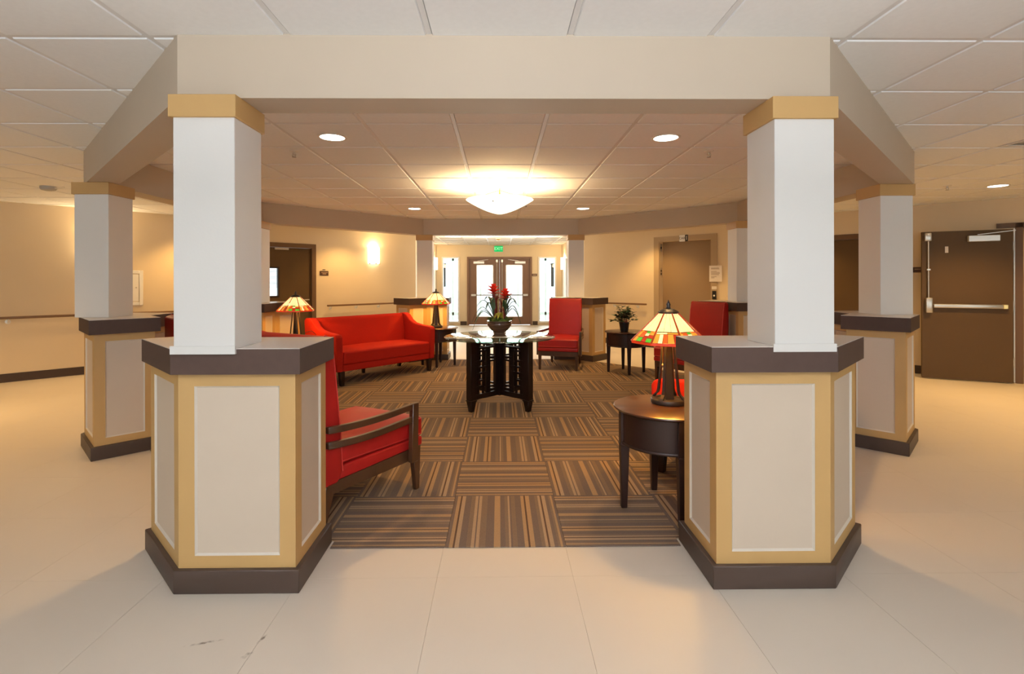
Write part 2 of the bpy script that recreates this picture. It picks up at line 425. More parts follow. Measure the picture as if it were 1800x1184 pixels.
# ------------------------------------------------------------------ carpet tiles in the octagon
carpet = thing('carpet', 'brown and tan striped carpet of quarter turned tiles inside the octagon', 'carpet', (CX, CY, 0))
TC = 0.605
OC = octa(2.985)
STRIPS = []
for k in range(8):
    p, q = Vector(OUT[k]), Vector(OUT[(k + 1) % 8]); dd = (q - p).normalized(); nn = Vector((-dd.y, dd.x)); L = (q - p).length
    STRIPS.append([tuple(p + dd * 0.535 + nn * (APO - 3.06)), tuple(q - dd * 0.535 + nn * (APO - 3.06)), tuple(q - dd * 0.535 + nn * (APO - 2.985)), tuple(p + dd * 0.535 + nn * (APO - 2.985))])
def poly_area(p): return abs(sum(p[k][0] * p[(k + 1) % len(p)][1] - p[(k + 1) % len(p)][0] * p[k][1] for k in range(len(p)))) / 2
for i in range(-6, 7):
    for j in range(0, 11):
        x, y = 0.0288 + i * TC, 2.5635 + (j + 0.5) * TC
        h = TC / 2 - 0.0007
        sq = [(x - h, y - h), (x + h, y - h), (x + h, y + h), (x - h, y + h)]
        polys = [p for p in (clip_convex(sq, c) for c in [OC] + STRIPS) if len(p) >= 3 and poly_area(p) > 0.0004]
        if sum(poly_area(p) for p in polys) < 0.004: continue
        turn = (i + j) % 2
        mb = MB()
        for poly in polys:
            loc = [((px - x), (py - y)) for px, py in poly]
            if turn: loc = [(py, -px) for px, py in loc]
            mb.prism(loc, 0.0005, 0.006)
        me = mesh_of(mb, 'carpet_tile', 'striped_carpet')
        o = put('carpet_tile', me, carpet, (x - CX, y - CY, 0), pi / 2 if turn else 0)

# ------------------------------------------------------------------ ceiling
ceil = tag(obj('ceiling', MB().box(-9.4, 9.2, -3.4, 15.6, CEIL + 0.012, CEIL + 0.1), 'plaster'), 'white suspended ceiling of square lay-in tiles', 'ceiling', kind='structure')
GX, GY, TG = 0.004, 3.468, 0.6096
hw = TG / 2 - 0.0125
tmb = MB().taper(0, 0, 0.0045, hw, hw, 0, 0, 0.012, hw, hw).taper(0, 0, -0.005, hw - 0.005, hw - 0.005, 0, 0, 0.0045, hw, hw)
ctile_me = mesh_of(tmb, 'ceiling_tile', 'ceiling_board')
VENT = (7, 0)
cells = []
for i in range(-15, 16):
    for j in range(-11, 21):
        x, y = GX + i * TG, GY + (j + 0.5) * TG
        if not (-9.2 < x < 8.7 and -3.1 < y < 15.5): continue
        if y > 11.6 and abs(x) > 2.0: continue
        if y - x > 13.9 or x + y > 13.9: continue
        if (i, j) == VENT: continue
        vis = y > 1.6 and abs(x) < 1.04 * y
        cells.append((0 if vis else 1, math.hypot(x, y), x, y))
cells.sort(); rest = MB()
for k, (_, d, x, y) in enumerate(cells):
    if k < 295: put('ceiling_tile', ctile_me, ceil, (x, y, CEIL))
    else: rest.taper(x, y, CEIL - 0.005, hw - 0.005, hw - 0.005, x, y, CEIL + 0.012, hw, hw)
ro = obj('ceiling_tiles', rest, 'ceiling_board', ceil); ro['kind'] = 'stuff'
for i in range(-16, 16):
    x = GX + (i + 0.5) * TG
    if abs(x) < 9: obj('grid_bar', MB().box(x - 0.012, x + 0.012, -3.3, 15.5 if abs(x) < 2 else (13.5 - abs(x)), CEIL, CEIL + 0.01), 'grid_metal', ceil)
for j in range(-11, 21):
    y = GY + j * TG; w = 8.9 if y < 5 else (min(8.9, 13.5 - y) if y < 11.6 else 1.95)
    obj('grid_bar', MB().box(-w, w, y - 0.012, y + 0.012, CEIL - 0.0002, CEIL + 0.01), 'grid_metal', ceil)

# ------------------------------------------------------------------ walls
def wall(name, p0, p1, label, holes=(), z1=CEIL + 0.02, thick=0.15, material='wall_paint', side=1):
    # straight wall from p0 to p1; thickness goes to the left of p0->p1 (side=1) or to the right (side=-1)
    p0, p1 = Vector(p0), Vector(p1); L = (p1 - p0).length; d = (p1 - p0) / L; n = Vector((-d.y, d.x)) * side
    mb = MB()
    def piece(t0, t1, za, zb):
        if t1 - t0 < 1e-4 or zb - za < 1e-4: return
        q = [p0 + d * t0, p0 + d * t1, p0 + d * t1 + n * thick, p0 + d * t0 + n * thick]
        if side < 0: q = q[::-1]
        mb.prism([(v.x, v.y) for v in q], za, zb)
    t = 0
    for (t0, t1, za, zb) in sorted(holes):
        piece(t, t0, 0, z1); piece(t0, t1, 0, za); piece(t0, t1, zb, z1); t = t1
    piece(t, L, 0, z1)
    return tag(obj(name, mb, material), label, 'wall', kind='structure')
def baseboard(name, p0, p1, label, side=1, gaps=()):
    p0, p1 = Vector(p0), Vector(p1); L = (p1 - p0).length; d = (p1 - p0) / L; n = Vector((-d.y, d.x)) * side
    mb = MB(); t = 0
    for a, b in list(gaps) + [(L, L)]:
        if a - t > 0.01:
            q = [p0 + d * t - n * 0.012, p0 + d * a - n * 0.012, p0 + d * a - n * 0.0005, p0 + d * t - n * 0.0005]
            if side < 0: q = q[::-1]
            mb.prism([(v.x, v.y) for v in q], 0.001, 0.115)
        t = b
    return tag(obj(name, mb, 'brown_vinyl', bevel=0.003, seg=1), label, 'baseboard', kind='structure')

KL, KR = 13.40, 13.20
def onL(t, off=0.0):   # point of the back left wall, off = distance into the room
    m = t / R2
    return Vector((m - KL / 2 + off / R2, m + KL / 2 - off / R2))
def onR(t, off=0.0):
    m = t / R2
    return Vector((KR / 2 - m - off / R2, KR / 2 + m - off / R2))
EX, EY = 1.87, 15.45
L0, L1 = -0.4, (2 * (-EX) + KL) / R2
RA, RB = -2.5, (KR - 2 * EX) / R2
wall('wall_back_left', onL(L0), onL(L1), 'long tan wall with the bright sconce and the handrail', [(3.44 - L0, 4.45 - L0, 0, 1.97)])
wall('wall_back_right', onR(RB), onR(RA), 'tan wall around the elevator and the brown doors',
     [(RB - 4.893, RB - 3.872, 0, 2.083), (RB - 2.16, RB - 1.14, 0, 1.97), (RB + 0.065, RB + 1.06, 0, 2.0)])
wall('wall_left', (-9.2, onL(L0).y), onL(L0), 'plain tan wall piece at the far end of the side corridor')
wall('wall_left_side', (-9.2, -3.2), (-9.2, onL(L0).y), 'side wall closing the corridor outside the picture')
pr = onR(RA)
wall('wall_right_side', pr, (pr.x, -3.2), 'side wall closing the hall by the fire door')
wall('wall_front', (pr.x, -3.2), (-9.2, -3.2), 'window wall behind the photographer', [(pr.x - 6.5, pr.x - 3.1, 0.35, 2.35), (pr.x - 1.5, pr.x + 1.9, 0.35, 2.35), (pr.x + 3.5, pr.x + 6.9, 0.35, 2.35)])
yl, yr = onL(L1).y, onR(RB).y
wall('wall_entry_left', (-EX, yl), (-EX, EY), 'entry passage wall with a bright side window and a sconce', [(13.0 - yl, 14.35 - yl, 0.45, 1.98)])
wall('wall_entry_right', (EX, EY), (EX, yr), 'entry passage wall opposite, with side window and sconce', [(EY - 14.35, EY - 13.0, 0.45, 1.98)])
wall('wall_entry_back', (-EX - 0.15, EY), (EX + 0.15, EY), 'cream wall around the double entry doors',
     [(-1.724 + EX + 0.15, -1.191 + EX + 0.15, 0.07, 2.05), (-0.965 + EX + 0.15, 0.981 + EX + 0.15, 0, 2.045), (1.169 + EX + 0.15, 1.713 + EX + 0.15, 0.07, 2.05)])
# passage behind the open fire door
q0, q1 = onR(0.7, -1.6), onR(-2.6, -1.6)
wall('wall_passage_back', q0, q1, 'tan wall of the passage beyond the fire door')
wall('wall_passage_left', onR(0.7, -0.15), q0, 'short end wall of the passage beyond the fire door')
wall('wall_passage_right', q1, onR(-2.6, -0.15), 'other end wall of the passage beyond the fire door')
pc = [onR(0.7, -0.15), q0, q1, onR(-2.6, -0.15)]
tag(obj('ceiling_passage', MB().prism([(v.x, v.y) for v in pc], CEIL, CEIL + 0.1), 'plaster'), 'ceiling of the passage beyond the fire door', 'ceiling', kind='structure')
tag(obj('floor_passage', MB().prism([(v.x, v.y) for v in (onR(0.7, 0.05), q0, q1, onR(-2.6, 0.05))], -0.1, -0.002), 'floor_vinyl'), 'beige floor of the passage beyond the fire door', 'floor', kind='structure')
ppl = spot('passage_lamp', (*onR(-0.6, -0.9), CEIL - 0.02), 30, WARM, 150)  # unseen spot added to light the passage

baseboard('baseboard_back_left', onL(L0), onL(L1), 'brown vinyl baseboard below the long handrail wall', gaps=[(3.38 - L0, 4.51 - L0)])
baseboard('baseboard_back_right', onR(RB), onR(RA), 'brown vinyl baseboard below the elevator wall', gaps=[(RB - 5.0, RB - 3.758), (RB - 2.22, RB - 1.08), (RB - 0.02, RB + 1.12)])
baseboard('baseboard_left', (-9.2, onL(L0).y), onL(L0), 'brown vinyl baseboard at the far end of the side corridor')
baseboard('baseboard_entry_left', (-EX, yl), (-EX, EY), 'brown baseboard along the entry passage by the sofa side')
baseboard('baseboard_entry_right', (EX, EY), (EX, yr), 'brown baseboard along the entry passage by the armchair side')
baseboard('baseboard_entry_back', (-EX, EY), (EX, EY), 'brown baseboard beside the double entry doors', gaps=[(EX - 1.74, EX - 1.17), (EX - 0.98, EX + 1.0), (EX + 1.15, EX + 1.73)])

# ------------------------------------------------------------------ soffit beams of the octagon
BB = 2.116
INN = octa(APO - 0.2)
beam_names = ['wide tan soffit beam across the top of the view', 'tan soffit beam running from the end table lamp column to the fire door column',
              'tan soffit beam beside the hall with the brown fire door', 'tan soffit beam in front of the elevator',
              'tan soffit beam above the entry opening', 'tan soffit beam above the red sofa and the bright sconce',
              'tan soffit beam above the brown door with a small window', 'tan soffit beam running back from the front armchair column']
for k in range(8):
    q = [OUT[k], OUT[(k + 1) % 8], INN[(k + 1) % 8], INN[k]]
    tag(obj('trim_%d' % (k + 1), MB().prism(q, BB, CEIL + 0.004), 'tan_paint'), beam_names[k], 'beam', kind='structure')

# ------------------------------------------------------------------ pedestals at the corners of the octagon
def pedestal(k, label):
    V = Vector(OUT[k]); c = Vector((CX, CY))
    da = (Vector(OUT[k - 1]) - V).normalized(); db = (Vector(OUT[(k + 1) % 8]) - V).normalized()
    inw = (c - V).normalized()
    na = Vector((-da.y, da.x)); na = na if na.dot(inw) > 0 else -na      # inward normals
    nb = Vector((-db.y, db.x)); nb = nb if nb.dot(inw) > 0 else -nb
    def outline(proud, arm=0.5, th=0.385):
        arm2 = arm + proud; ko = proud / cos(pi / 8); ki = (th + proud) / cos(pi / 8)
        vo = -inw * ko; vi = inw * ki
        return [da * arm2 - na * proud, vo, db * arm2 - nb * proud, db * arm2 + nb * (th + proud), vi, da * arm2 + na * (th + proud)]
    t = thing('pedestal', label, 'pedestal', (V.x, V.y, 0), 0, 'panelled pedestals under the columns')
    core = outline(-0.0126)
    obj('core', MB().prism([tuple(p) for p in core], 0.02, 0.95), 'cream_panel', t)
    body = outline(0.0); inner = outline(-0.0125)
    fr = MB()
    zs0, zs1 = 0.10, 0.94; pz0, pz1 = 0.152, 0.88
    for i in range(6):
        a, b = body[i], body[(i + 1) % 6]; d = (b - a); L = d.length; d = d / L
        n = Vector((-d.y, d.x))   # inward (outline is ccw or cw)
        mid = sum(body, Vector((0, 0))) / 6
        if n.dot(mid - a) < 0: n = -n
        mg = 0.068
        ia, ib = inner[i], inner[(i + 1) % 6]
        def slab(t0, t1, z0, z1, dep=0.0125):
            p = [a + d * t0, a + d * t1, ib if t1 >= L - 1e-6 else a + d * t1 + n * dep, ia if t0 <= 1e-6 else a + d * t0 + n * dep]
            return [tuple(v) for v in p], z0, z1
        for (t0, t1, z0, z1) in ((0, mg, zs0, zs1), (L - mg, L, zs0, zs1), (mg, L - mg, zs0, pz0), (mg, L - mg, pz1, zs1)):
            fr.prism(*slab(t0, t1, z0, z1))
        # cream panel with a bevelled bead edge
        P = MB(); w = 0.008
        def pt(tt, z, dep): v = a + d * tt + n * dep; return (v.x, v.y, z)
        o4 = [pt(mg, pz0, 0.001), pt(L - mg, pz0, 0.001), pt(L - mg, pz1, 0.001), pt(mg, pz1, 0.001)]
        i4 = [pt(mg + w, pz0 + w, 0.0095), pt(L - mg - w, pz0 + w, 0.0095), pt(L - mg - w, pz1 - w, 0.0095), pt(mg + w, pz1 - w, 0.0095)]
        k4 = [pt(mg, pz0, 0.014), pt(L - mg, pz0, 0.014), pt(L - mg, pz1, 0.014), pt(mg, pz1, 0.014)]
        P.add(i4 + k4, [(0, 1, 2, 3), (7, 6, 5, 4), (0, 4, 5, 1), (1, 5, 6, 2), (2, 6, 7, 3), (3, 7, 4, 0)])
        po = obj('panel', P, 'cream_panel', t)
        obj('bead', MB().add(o4 + i4, [(0, 1, 5, 4), (1, 2, 6, 5), (2, 3, 7, 6), (3, 0, 4, 7)]), 'bead_white', po)
    obj('frame', fr, 'gold_paint', t)
    obj('baseboard', MB().prism([tuple(p) for p in outline(0.0225)], 0.0, 0.10), 'brown_vinyl', t, bevel=0.003, seg=1)
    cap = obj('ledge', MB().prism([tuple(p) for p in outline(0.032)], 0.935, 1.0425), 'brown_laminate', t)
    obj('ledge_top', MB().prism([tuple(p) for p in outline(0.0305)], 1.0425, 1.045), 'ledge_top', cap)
    return t
ped_labels = ['panelled pedestal with brown ledge in front of the red armchair', 'panelled pedestal with brown ledge hiding half the end table and lamp',
              'panelled pedestal with brown ledge near the brown fire door', 'panelled pedestal with brown ledge behind the dark red chair near the elevator',
              'panelled pedestal behind the red high back chair at the entry', 'panelled pedestal glowing yellow behind the small lamp at the sofa end',
              'panelled pedestal glowing yellow beside the lamp left of the sofa', 'panelled pedestal with brown ledge near the long corridor handrail']
for k in range(8): pedestal(k, ped_labels[k])

# ------------------------------------------------------------------ square white columns
col_spec = [(-1.375, -1.117, 2.187, 2.432), (1.183, 1.441, 2.197, 2.442), (3.13, 3.40, 4.19, 4.45), (3.155, 3.425, 6.80, 7.07), (1.19, 1.45, 8.80, 9.05), (-1.407, -1.145, 8.80, 9.05), (-3.365, -3.096, 6.70, 6.98), (-3.365, -3.096, 4.115, 4.385)]
col_labels = ['white square column standing on the pedestal before the red armchair', 'white square column on the pedestal that hides part of the end table',
              'white square column beside the brown fire door', 'white square column close to the elevator notice',
              'white square column at the entry behind the high back chair', 'white square column at the entry behind the sofa end lamp',
              'white square column in front of the brown door with the little window', 'white square column beside the white wall cabinet and corridor handrail']
for (x0, x1, y0, y1), lb in zip(col_spec, col_labels):
    cx, cy = (x0 + x1) / 2, (y0 + y1) / 2; hx, hy = (x1 - x0) / 2, (y1 - y0) / 2
    t = thing('column', lb, 'column', (cx, cy, 1.045), 0, 'white square columns')
    obj('shaft', MB().box(-hx, hx, -hy, hy, 0, 2.03 - 1.045), 'white_paint', t, bevel=0.002, seg=1)
    if y1 < 3: obj('base_trim', MB().box(-hx - 0.010, hx + 0.004, -hy - 0.010, -hy + 0.002, -0.022, 0.012), 'white_paint', t)
    obj('capital', MB().box(-hx - 0.014, hx + 0.011, -hy - 0.014, hy + 0.012, 2.021 - 1.045, 2.1155 - 1.045), 'gold_paint', t, bevel=0.002, seg=1)

# ------------------------------------------------------------------ round end tables
def end_table(label, cx, cy, rz):
    t = thing('end_table', label, 'table', (cx, cy, 0.006), rz, 'round dark wood end tables')
    H = 0.592
    obj('table_top', MB().lathe([(0, H - 0.022), (0.285, H - 0.022), (0.300, H - 0.016), (0.305, H - 0.009), (0.303, H - 0.003), (0.296, H), (0, H)], 56), 'table_top_wood', t, smooth=True)
    obj('apron', MB().lathe([(0.258, H - 0.205), (0.262, H - 0.205), (0.262, H - 0.022), (0.258, H - 0.022), (0.258, H - 0.205)], 56), 'dark_wood', t, smooth=True)
    obj('apron_molding', MB().lathe([(0.257, H - 0.212), (0.268, H - 0.212), (0.270, H - 0.204), (0.266, H - 0.197), (0.257, H - 0.197)], 56), 'dark_wood', t, smooth=True)
    for k in range(4):
        a = k * pi / 2
        lg = MB().taper(0.252, 0, 0, 0.017, 0.017, 0.250, 0, H - 0.215, 0.026, 0.026).box(0.224, 0.276, -0.026, 0.026, H - 0.218, H - 0.023).box(0.221, 0.279, -0.029, 0.029, H - 0.224, H - 0.214)
        o = obj('leg', lg, 'dark_wood', t, bevel=0.0025, seg=1); o.rotation_euler = (0, 0, a)
    # drawer front between two legs
    dr = MB(); n = 10
    for i in range(n):
        a0, a1 = radians(-45 - 30 + 60 * i / n), radians(-45 - 30 + 60 * (i + 1) / n)
        dr.hexa([(0.262 * cos(a0), 0.262 * sin(a0), H - 0.18), (0.268 * cos(a0), 0.268 * sin(a0), H - 0.18), (0.268 * cos(a1), 0.268 * sin(a1), H - 0.18), (0.262 * cos(a1), 0.262 * sin(a1), H - 0.18)],
                [(0.262 * cos(a0), 0.262 * sin(a0), H - 0.045), (0.268 * cos(a0), 0.268 * sin(a0), H - 0.045), (0.268 * cos(a1), 0.268 * sin(a1), H - 0.045), (0.262 * cos(a1), 0.262 * sin(a1), H - 0.045)])
    d = obj('drawer', dr, 'dark_wood', t)
    k = obj('knob', MB().lathe([(0.004, 0), (0.004, 0.008), (0.010, 0.012), (0.011, 0.018), (0.006, 0.023), (0, 0.024)], 12), 'brass', d, smooth=True)
    k.location = (0.268 * cos(radians(-45)), 0.268 * sin(radians(-45)), H - 0.11); k.rotation_euler = (0, pi / 2, radians(-45))
    return t
TABR, TABP, TAB3, TAB4 = (0.978, 3.0), (1.832, 7.43), (-0.957, 8.12), (-2.52, 6.38)
tb = end_table('round dark end table half hidden by the pedestal, carrying the biggest lamp', *TABR, radians(180))
dup(tb, (*TABP, 0.006), radians(0 - 4), 'round dark end table carrying the small potted plant')
dup(tb, (*TAB3, 0.006), radians(180), 'round dark end table at the sofa end near the entry')
dup(tb, (*TAB4, 0.006), radians(120), 'round dark end table at the far arm of the sofa, hidden under a lamp')

# ------------------------------------------------------------------ stained glass lamps
def table_lamp(label, x, y, z, rz):
    t = thing('table_lamp', label, 'lamp', (x, y, z), rz, 'stained glass table lamps')
    obj('base', MB().lathe([(0, 0), (0.1, 0), (0.103, 0.004), (0.103, 0.022), (0.098, 0.028), (0.072, 0.030), (0.068, 0.024), (0, 0.024)], 40), 'bronze', t, smooth=True)
    for k in range(4):
        a = k * pi / 2 + pi / 4; c, s = cos(a), sin(a)
        mb = MB()
        pts = [(0.094, 0.026, 0.010), (0.086, 0.040, 0.010), (0.068, 0.058, 0.010), (0.062, 0.078, 0.009), (0.050, 0.20, 0.008), (0.036, 0.345, 0.007)]
        for i in range(len(pts) - 1):
            r0, z0, w0 = pts[i]; r1, z1, w1 = pts[i + 1]
            q = lambda r, zz, w: [((r - 0.006) * c + w * s, (r - 0.006) * s - w * c, zz), ((r + 0.006) * c + w * s, (r + 0.006) * s - w * c, zz), ((r + 0.006) * c - w * s, (r + 0.006) * s + w * c, zz), ((r - 0.006) * c - w * s, (r - 0.006) * s + w * c, zz)]
            mb.hexa(q(r0, z0, w0), q(r1, z1, w1))
        obj('strut', mb, 'bronze', t)
    obj('post', MB().taper(0, 0, 0.024, 0.024, 0.024, 0, 0, 0.345, 0.012, 0.012).taper(0, 0, 0.345, 0.034, 0.034, 0, 0, 0.356, 0.034, 0.034), 'bronze', t)
    sk = MB().tube([(0, 0, 0.35), (0, 0, 0.53)], 0.007, 8)
    for s in (-1, 1):
        sk.tube([(0, 0, 0.372), (s * 0.03, 0, 0.362), (s * 0.062, 0, 0.374)], 0.006, 8).lathe([(0, 0.372), (0.009, 0.374), (0.010, 0.382), (0, 0.388)], 10, s * 0.062, 0)
        sk.lathe([(0.012, 0.37), (0.015, 0.38), (0.015, 0.41), (0.011, 0.42)], 12, s * 0.022, 0.0)
    obj('socket', sk, 'brass', t, smooth=True)
    obj('pull_chain', MB().tube([(-0.012, -0.03, 0.36), (-0.012, -0.032, 0.23)], 0.0016, 6).lathe([(0, 0.215), (0.006, 0.219), (0.006, 0.227), (0, 0.232)], 10, -0.012, -0.032), 'brass', t, smooth=True)
    for s in (-1, 1):
        obj('bulb', MB().lathe([(0, 0.415), (0.012, 0.418), (0.022, 0.44), (0.026, 0.462), (0.018, 0.482), (0, 0.49)], 16, s * 0.024, 0), 'bowl_glass', t, smooth=True)
    # shade: eight flat facets of leaded glass
    RB_, ZB_, RT_, ZT_ = 0.222, 0.372, 0.052, 0.540
    sh = obj('shade_frame', MB(), 'bronze', t)
    n = 8
    fmb = MB()
    groups = {m: MB() for m in ('glass_cream', 'glass_amber', 'glass_red', 'glass_green', 'glass_orange')}
    def facet_pt(k, u, v):      # u -1..1 across facet, v 0 bottom .. 1 top
        a0, a1 = 2 * pi * k / n, 2 * pi * (k + 1) / n
        r = RB_ + (RT_ - RB_) * v; zz = ZB_ + (ZT_ - ZB_) * v
        p0 = Vector((r * cos(a0), r * sin(a0), zz)); p1 = Vector((r * cos(a1), r * sin(a1), zz))
        return p0.lerp(p1, (u + 1) / 2)
    gap = 0.0012
    mosaic = [(-1, -.6, .0, .16, 'glass_amber'), (-.6, -.1, .0, .14, 'glass_green'), (-.1, .35, .0, .2, 'glass_red'), (.35, 1, .0, .13, 'glass_green'),
              (-1, -.6, .16, .34, 'glass_amber'), (-.6, -.1, .14, .36, 'glass_orange'), (-.1, .35, .2, .30, 'glass_cream'), (.35, 1, .13, .24, 'glass_red'), (.35, 1, .24, .34, 'glass_amber'), (-.1, .35, .30, .36, 'glass_green')]
    mosaic2 = [(-1, -.6, .0, .3, 'glass_amber'), (-.6, -.3, .0, .3, 'glass_cream'), (-.3, 0.05, .0, .3, 'glass_orange'), (.05, .5, .0, .3, 'glass_amber'), (.5, 1, .0, .3, 'glass_red'),
               (-1, 0, .3, .36, 'glass_cream'), (0, 1, .3, .36, 'glass_amber')]
    for k in range(n):
        mos = mosaic if k % 2 == 0 else mosaic2
        pieces = [(a, b, 0.02 + c0 * 0.93, 0.02 + c1 * 0.93, m) for a, b, c0, c1, m in mos] + [(-.92, -.33, .37, .985, 'glass_cream'), (-.33, .33, .37, .985, 'glass_cream'), (.33, .92, .37, .985, 'glass_cream'), (-1, -.92, .37, .985, 'glass_orange'), (.92, 1, .37, .985, 'glass_orange')]
        # lead lines and ribs follow below
        for (u0, u1, v0, v1, mname) in pieces:
            U0, U1 = max(u0, -0.985) + 0.012, min(u1, 0.985) - 0.012
            V0, V1 = v0 + 0.006, v1 - 0.006
            q = [facet_pt(k, U0, V0), facet_pt(k, U1, V0), facet_pt(k, U1, V1), facet_pt(k, U0, V1)]
            nn = (q[1] - q[0]).cross(q[3] - q[0]).normalized()
            if nn.z < 0: nn = -nn
            mb = MB().add([p for p in q] + [p + nn * 0.003 for p in q], [(3, 2, 1, 0), (4, 5, 6, 7), (0, 1, 5, 4), (1, 2, 6, 5), (2, 3, 7, 6), (3, 0, 4, 7)])
            obj('glass_piece', mb, mname, sh)
        # lead lines between the facets and the red border
        obj('rib', MB().tube([facet_pt(k, -1, -0.01) * 1.006, facet_pt(k, -1, 1) * 1.006], [0.0068, 0.0040], 6), 'glass_brown', sh)
        for uu in (-.33, .33): fmb.tube([facet_pt(k, uu, 0.37) * 1.004, facet_pt(k, uu, 0.99) * 1.006], 0.0013, 4)
        fmb.tube([facet_pt(k, -.97, 0.365) * 1.004, facet_pt(k, .97, 0.365) * 1.004], 0.0016, 4)
        for (u0, u1, v0, v1, mname) in mos:
            fmb.tube([facet_pt(k, u1, v0 * .93 + .02) * 1.005, facet_pt(k, u1, v1 * .93 + .02) * 1.005], 0.0014, 4)
            fmb.tube([facet_pt(k, max(u0, -.98), v1 * .93 + .02) * 1.005, facet_pt(k, min(u1, .98), v1 * .93 + .02) * 1.005], 0.0014, 4)
        a, b = facet_pt(k, -1, 0), facet_pt(k, 1, 0)
        bd = MB().add([a, b, b + Vector((0, 0, -0.012)), a + Vector((0, 0, -0.012)), a * 1.01, b * 1.01, b * 1.01 + Vector((0, 0, -0.012)), a * 1.01 + Vector((0, 0, -0.012))], [(0, 1, 2, 3), (7, 6, 5, 4), (0, 4, 5, 1), (1, 5, 6, 2), (2, 6, 7, 3), (3, 7, 4, 0)])
        obj('shade_border', bd, 'glass_red', sh)
    sh.data = mesh_of(fmb, 'shade_frame', 'bronze')
    obj('shade_cap', MB().lathe([(0.060, 0.535), (0.062, 0.543), (0.050, 0.552), (0.032, 0.560), (0.014, 0.566), (0.010, 0.575), (0.013, 0.588), (0.006, 0.602), (0, 0.618)], 24), 'bronze', t, smooth=True)
    for s in (-1, 1): point('lamp_light', (0, s * 0.055, 0.425), 12, AMBER, 0.025, t)
    return t
TZ = 0.598
table_lamp('big stained glass lamp on the end table half hidden by the pedestal', 1.012, 3.07, TZ, radians(-88))
table_lamp('stained glass lamp at the sofa end near the entry doors', -1.0, 8.14, TZ, radians(-75))
l2 = table_lamp('stained glass lamp in front of the brown door with the small window', -2.515, 6.38, TZ, radians(-100))
obj('cord', MB().tube([(-0.09, 0.02, 0.02), (-0.13, 0.06, 0.09), (-0.20, 0.10, 0.10), (-0.25, 0.12, 0.06), (-0.26, 0.13, 0.005)], 0.003, 6), 'black_plastic', l2, smooth=True)

# ------------------------------------------------------------------ armchairs  (front faces local -Y, front feet on y = 0)
def armchair(label, x, y, rz, arms=(-1, 1)):
    t = thing('armchair', label, 'chair', (x, y, 0.006), rz, 'red high back armchairs')
    Y = lambda s: (0.63 - s) * 1.07
    hw = 0.30
    def narrow(o):          # the seat is narrower at the back
        for v in o.data.vertices: v.co.x *= 1 - 0.20 * max(0, v.co.y) / 0.67
        return o
    prof = [(Y(0.085), 0.30), (Y(0.072), 0.50), (Y(0.052), 0.70), (Y(0.028), 0.93), (Y(0.006), 1.028), (Y(-0.03), 1.04), (Y(-0.075), 1.02), (Y(-0.075), 0.75), (Y(-0.062), 0.5), (Y(-0.045), 0.245), (Y(0.05), 0.245)]
    bk = obj('backrest', MB().side(prof, -0.258, 0.258), 'red_leather', t, bevel=0.014, seg=3)
    for s in (-1, 1):
        obj('piping', MB().tube([(s * 0.252, yy + 0.002, zz) for yy, zz in prof[:6]], 0.0045, 6), 'red_piping', bk, smooth=True)
    st = narrow(obj('seat_cushion', MB().box(-hw + 0.004, hw - 0.004, Y(0.675), Y(0.07), 0.332, 0.455), 'red_leather', t, bevel=0.02, seg=3, sub=5, puff=0.032))
    for z in (0.348, 0.444):
        narrow(obj('piping', MB().tube([(-hw + 0.008, Y(0.08), z), (-hw + 0.006, Y(0.66), z), (-hw + 0.02, Y(0.673), z), (hw - 0.02, Y(0.673), z), (hw - 0.006, Y(0.66), z), (hw - 0.008, Y(0.08), z)], 0.0042, 6), 'red_piping', st, smooth=True))
    narrow(obj('seat_base', MB().side([(Y(0.667), 0.276), (Y(0.667), 0.333), (Y(0.0), 0.325), (Y(0.0), 0.250)], -hw, hw), 'red_leather', t, bevel=0.012, seg=3))
    ap = MB().box(-hw + 0.012, hw - 0.012, Y(0.65), Y(0.625), 0.205, 0.277)
    for s in (-1, 1):
        ap.side([(Y(0.64), 0.205), (Y(0.64), 0.277), (Y(0.0), 0.252), (Y(0.0), 0.19)], s * (hw - 0.012) - 0.012, s * (hw - 0.012) + 0.012)
    ap.box(-hw + 0.012, hw - 0.012, Y(0.03), Y(0.005), 0.185, 0.250)
    narrow(obj('apron', ap, 'chair_wood', t))
    for s in (-1, 1):
        obj('leg', MB().taper(s * 0.277, Y(0.633), 0, 0.014, 0.017, s * 0.277, Y(0.618), 0.278, 0.022, 0.036), 'chair_wood', t, bevel=0.003, seg=1)
        obj('leg', MB().taper(s * 0.225, Y(-0.035), 0, 0.014, 0.018, s * 0.222, Y(0.020), 0.252, 0.021, 0.036), 'chair_wood', t, bevel=0.003, seg=1)
        if s not in arms: continue
        xo = s * 0.322
        obj('arm_post', MB().taper(xo, Y(0.556), 0.205, 0.016, 0.030, xo, Y(0.566), 0.566, 0.016, 0.027), 'chair_wood', t, bevel=0.003, seg=1)
        for zt, zr, s1 in ((0.566, 0.566, 0.593), (0.487, 0.486, 0.545)):
            mb = MB(); m = 14; prev = None; vs = []
            for i in range(m + 1):
                q = i / m; ss = -0.03 + (s1 + 0.03) * q
                xx = s * (0.270 + 0.052 * sin(min(1, q * 1.35) * pi / 2)); zz = zr + (zt - zr) * q - 0.014 * sin(pi * q) * (1 - q)
                th = 0.036
                vs += [(xx - 0.013, Y(ss), zz - th), (xx + 0.013, Y(ss), zz - th), (xx + 0.013, Y(ss), zz), (xx - 0.013, Y(ss), zz)]
            fs = [(0, 1, 2, 3), (4 * m + 3, 4 * m + 2, 4 * m + 1, 4 * m)]
            for i in range(m):
                for k in range(4): fs.append((4 * i + k, 4 * i + (k + 1) % 4, 4 * i + 4 + (k + 1) % 4, 4 * i + 4 + k))
            obj('arm_rail', mb.add(vs, fs), 'chair_wood', t, bevel=0.003, seg=1)
    return t
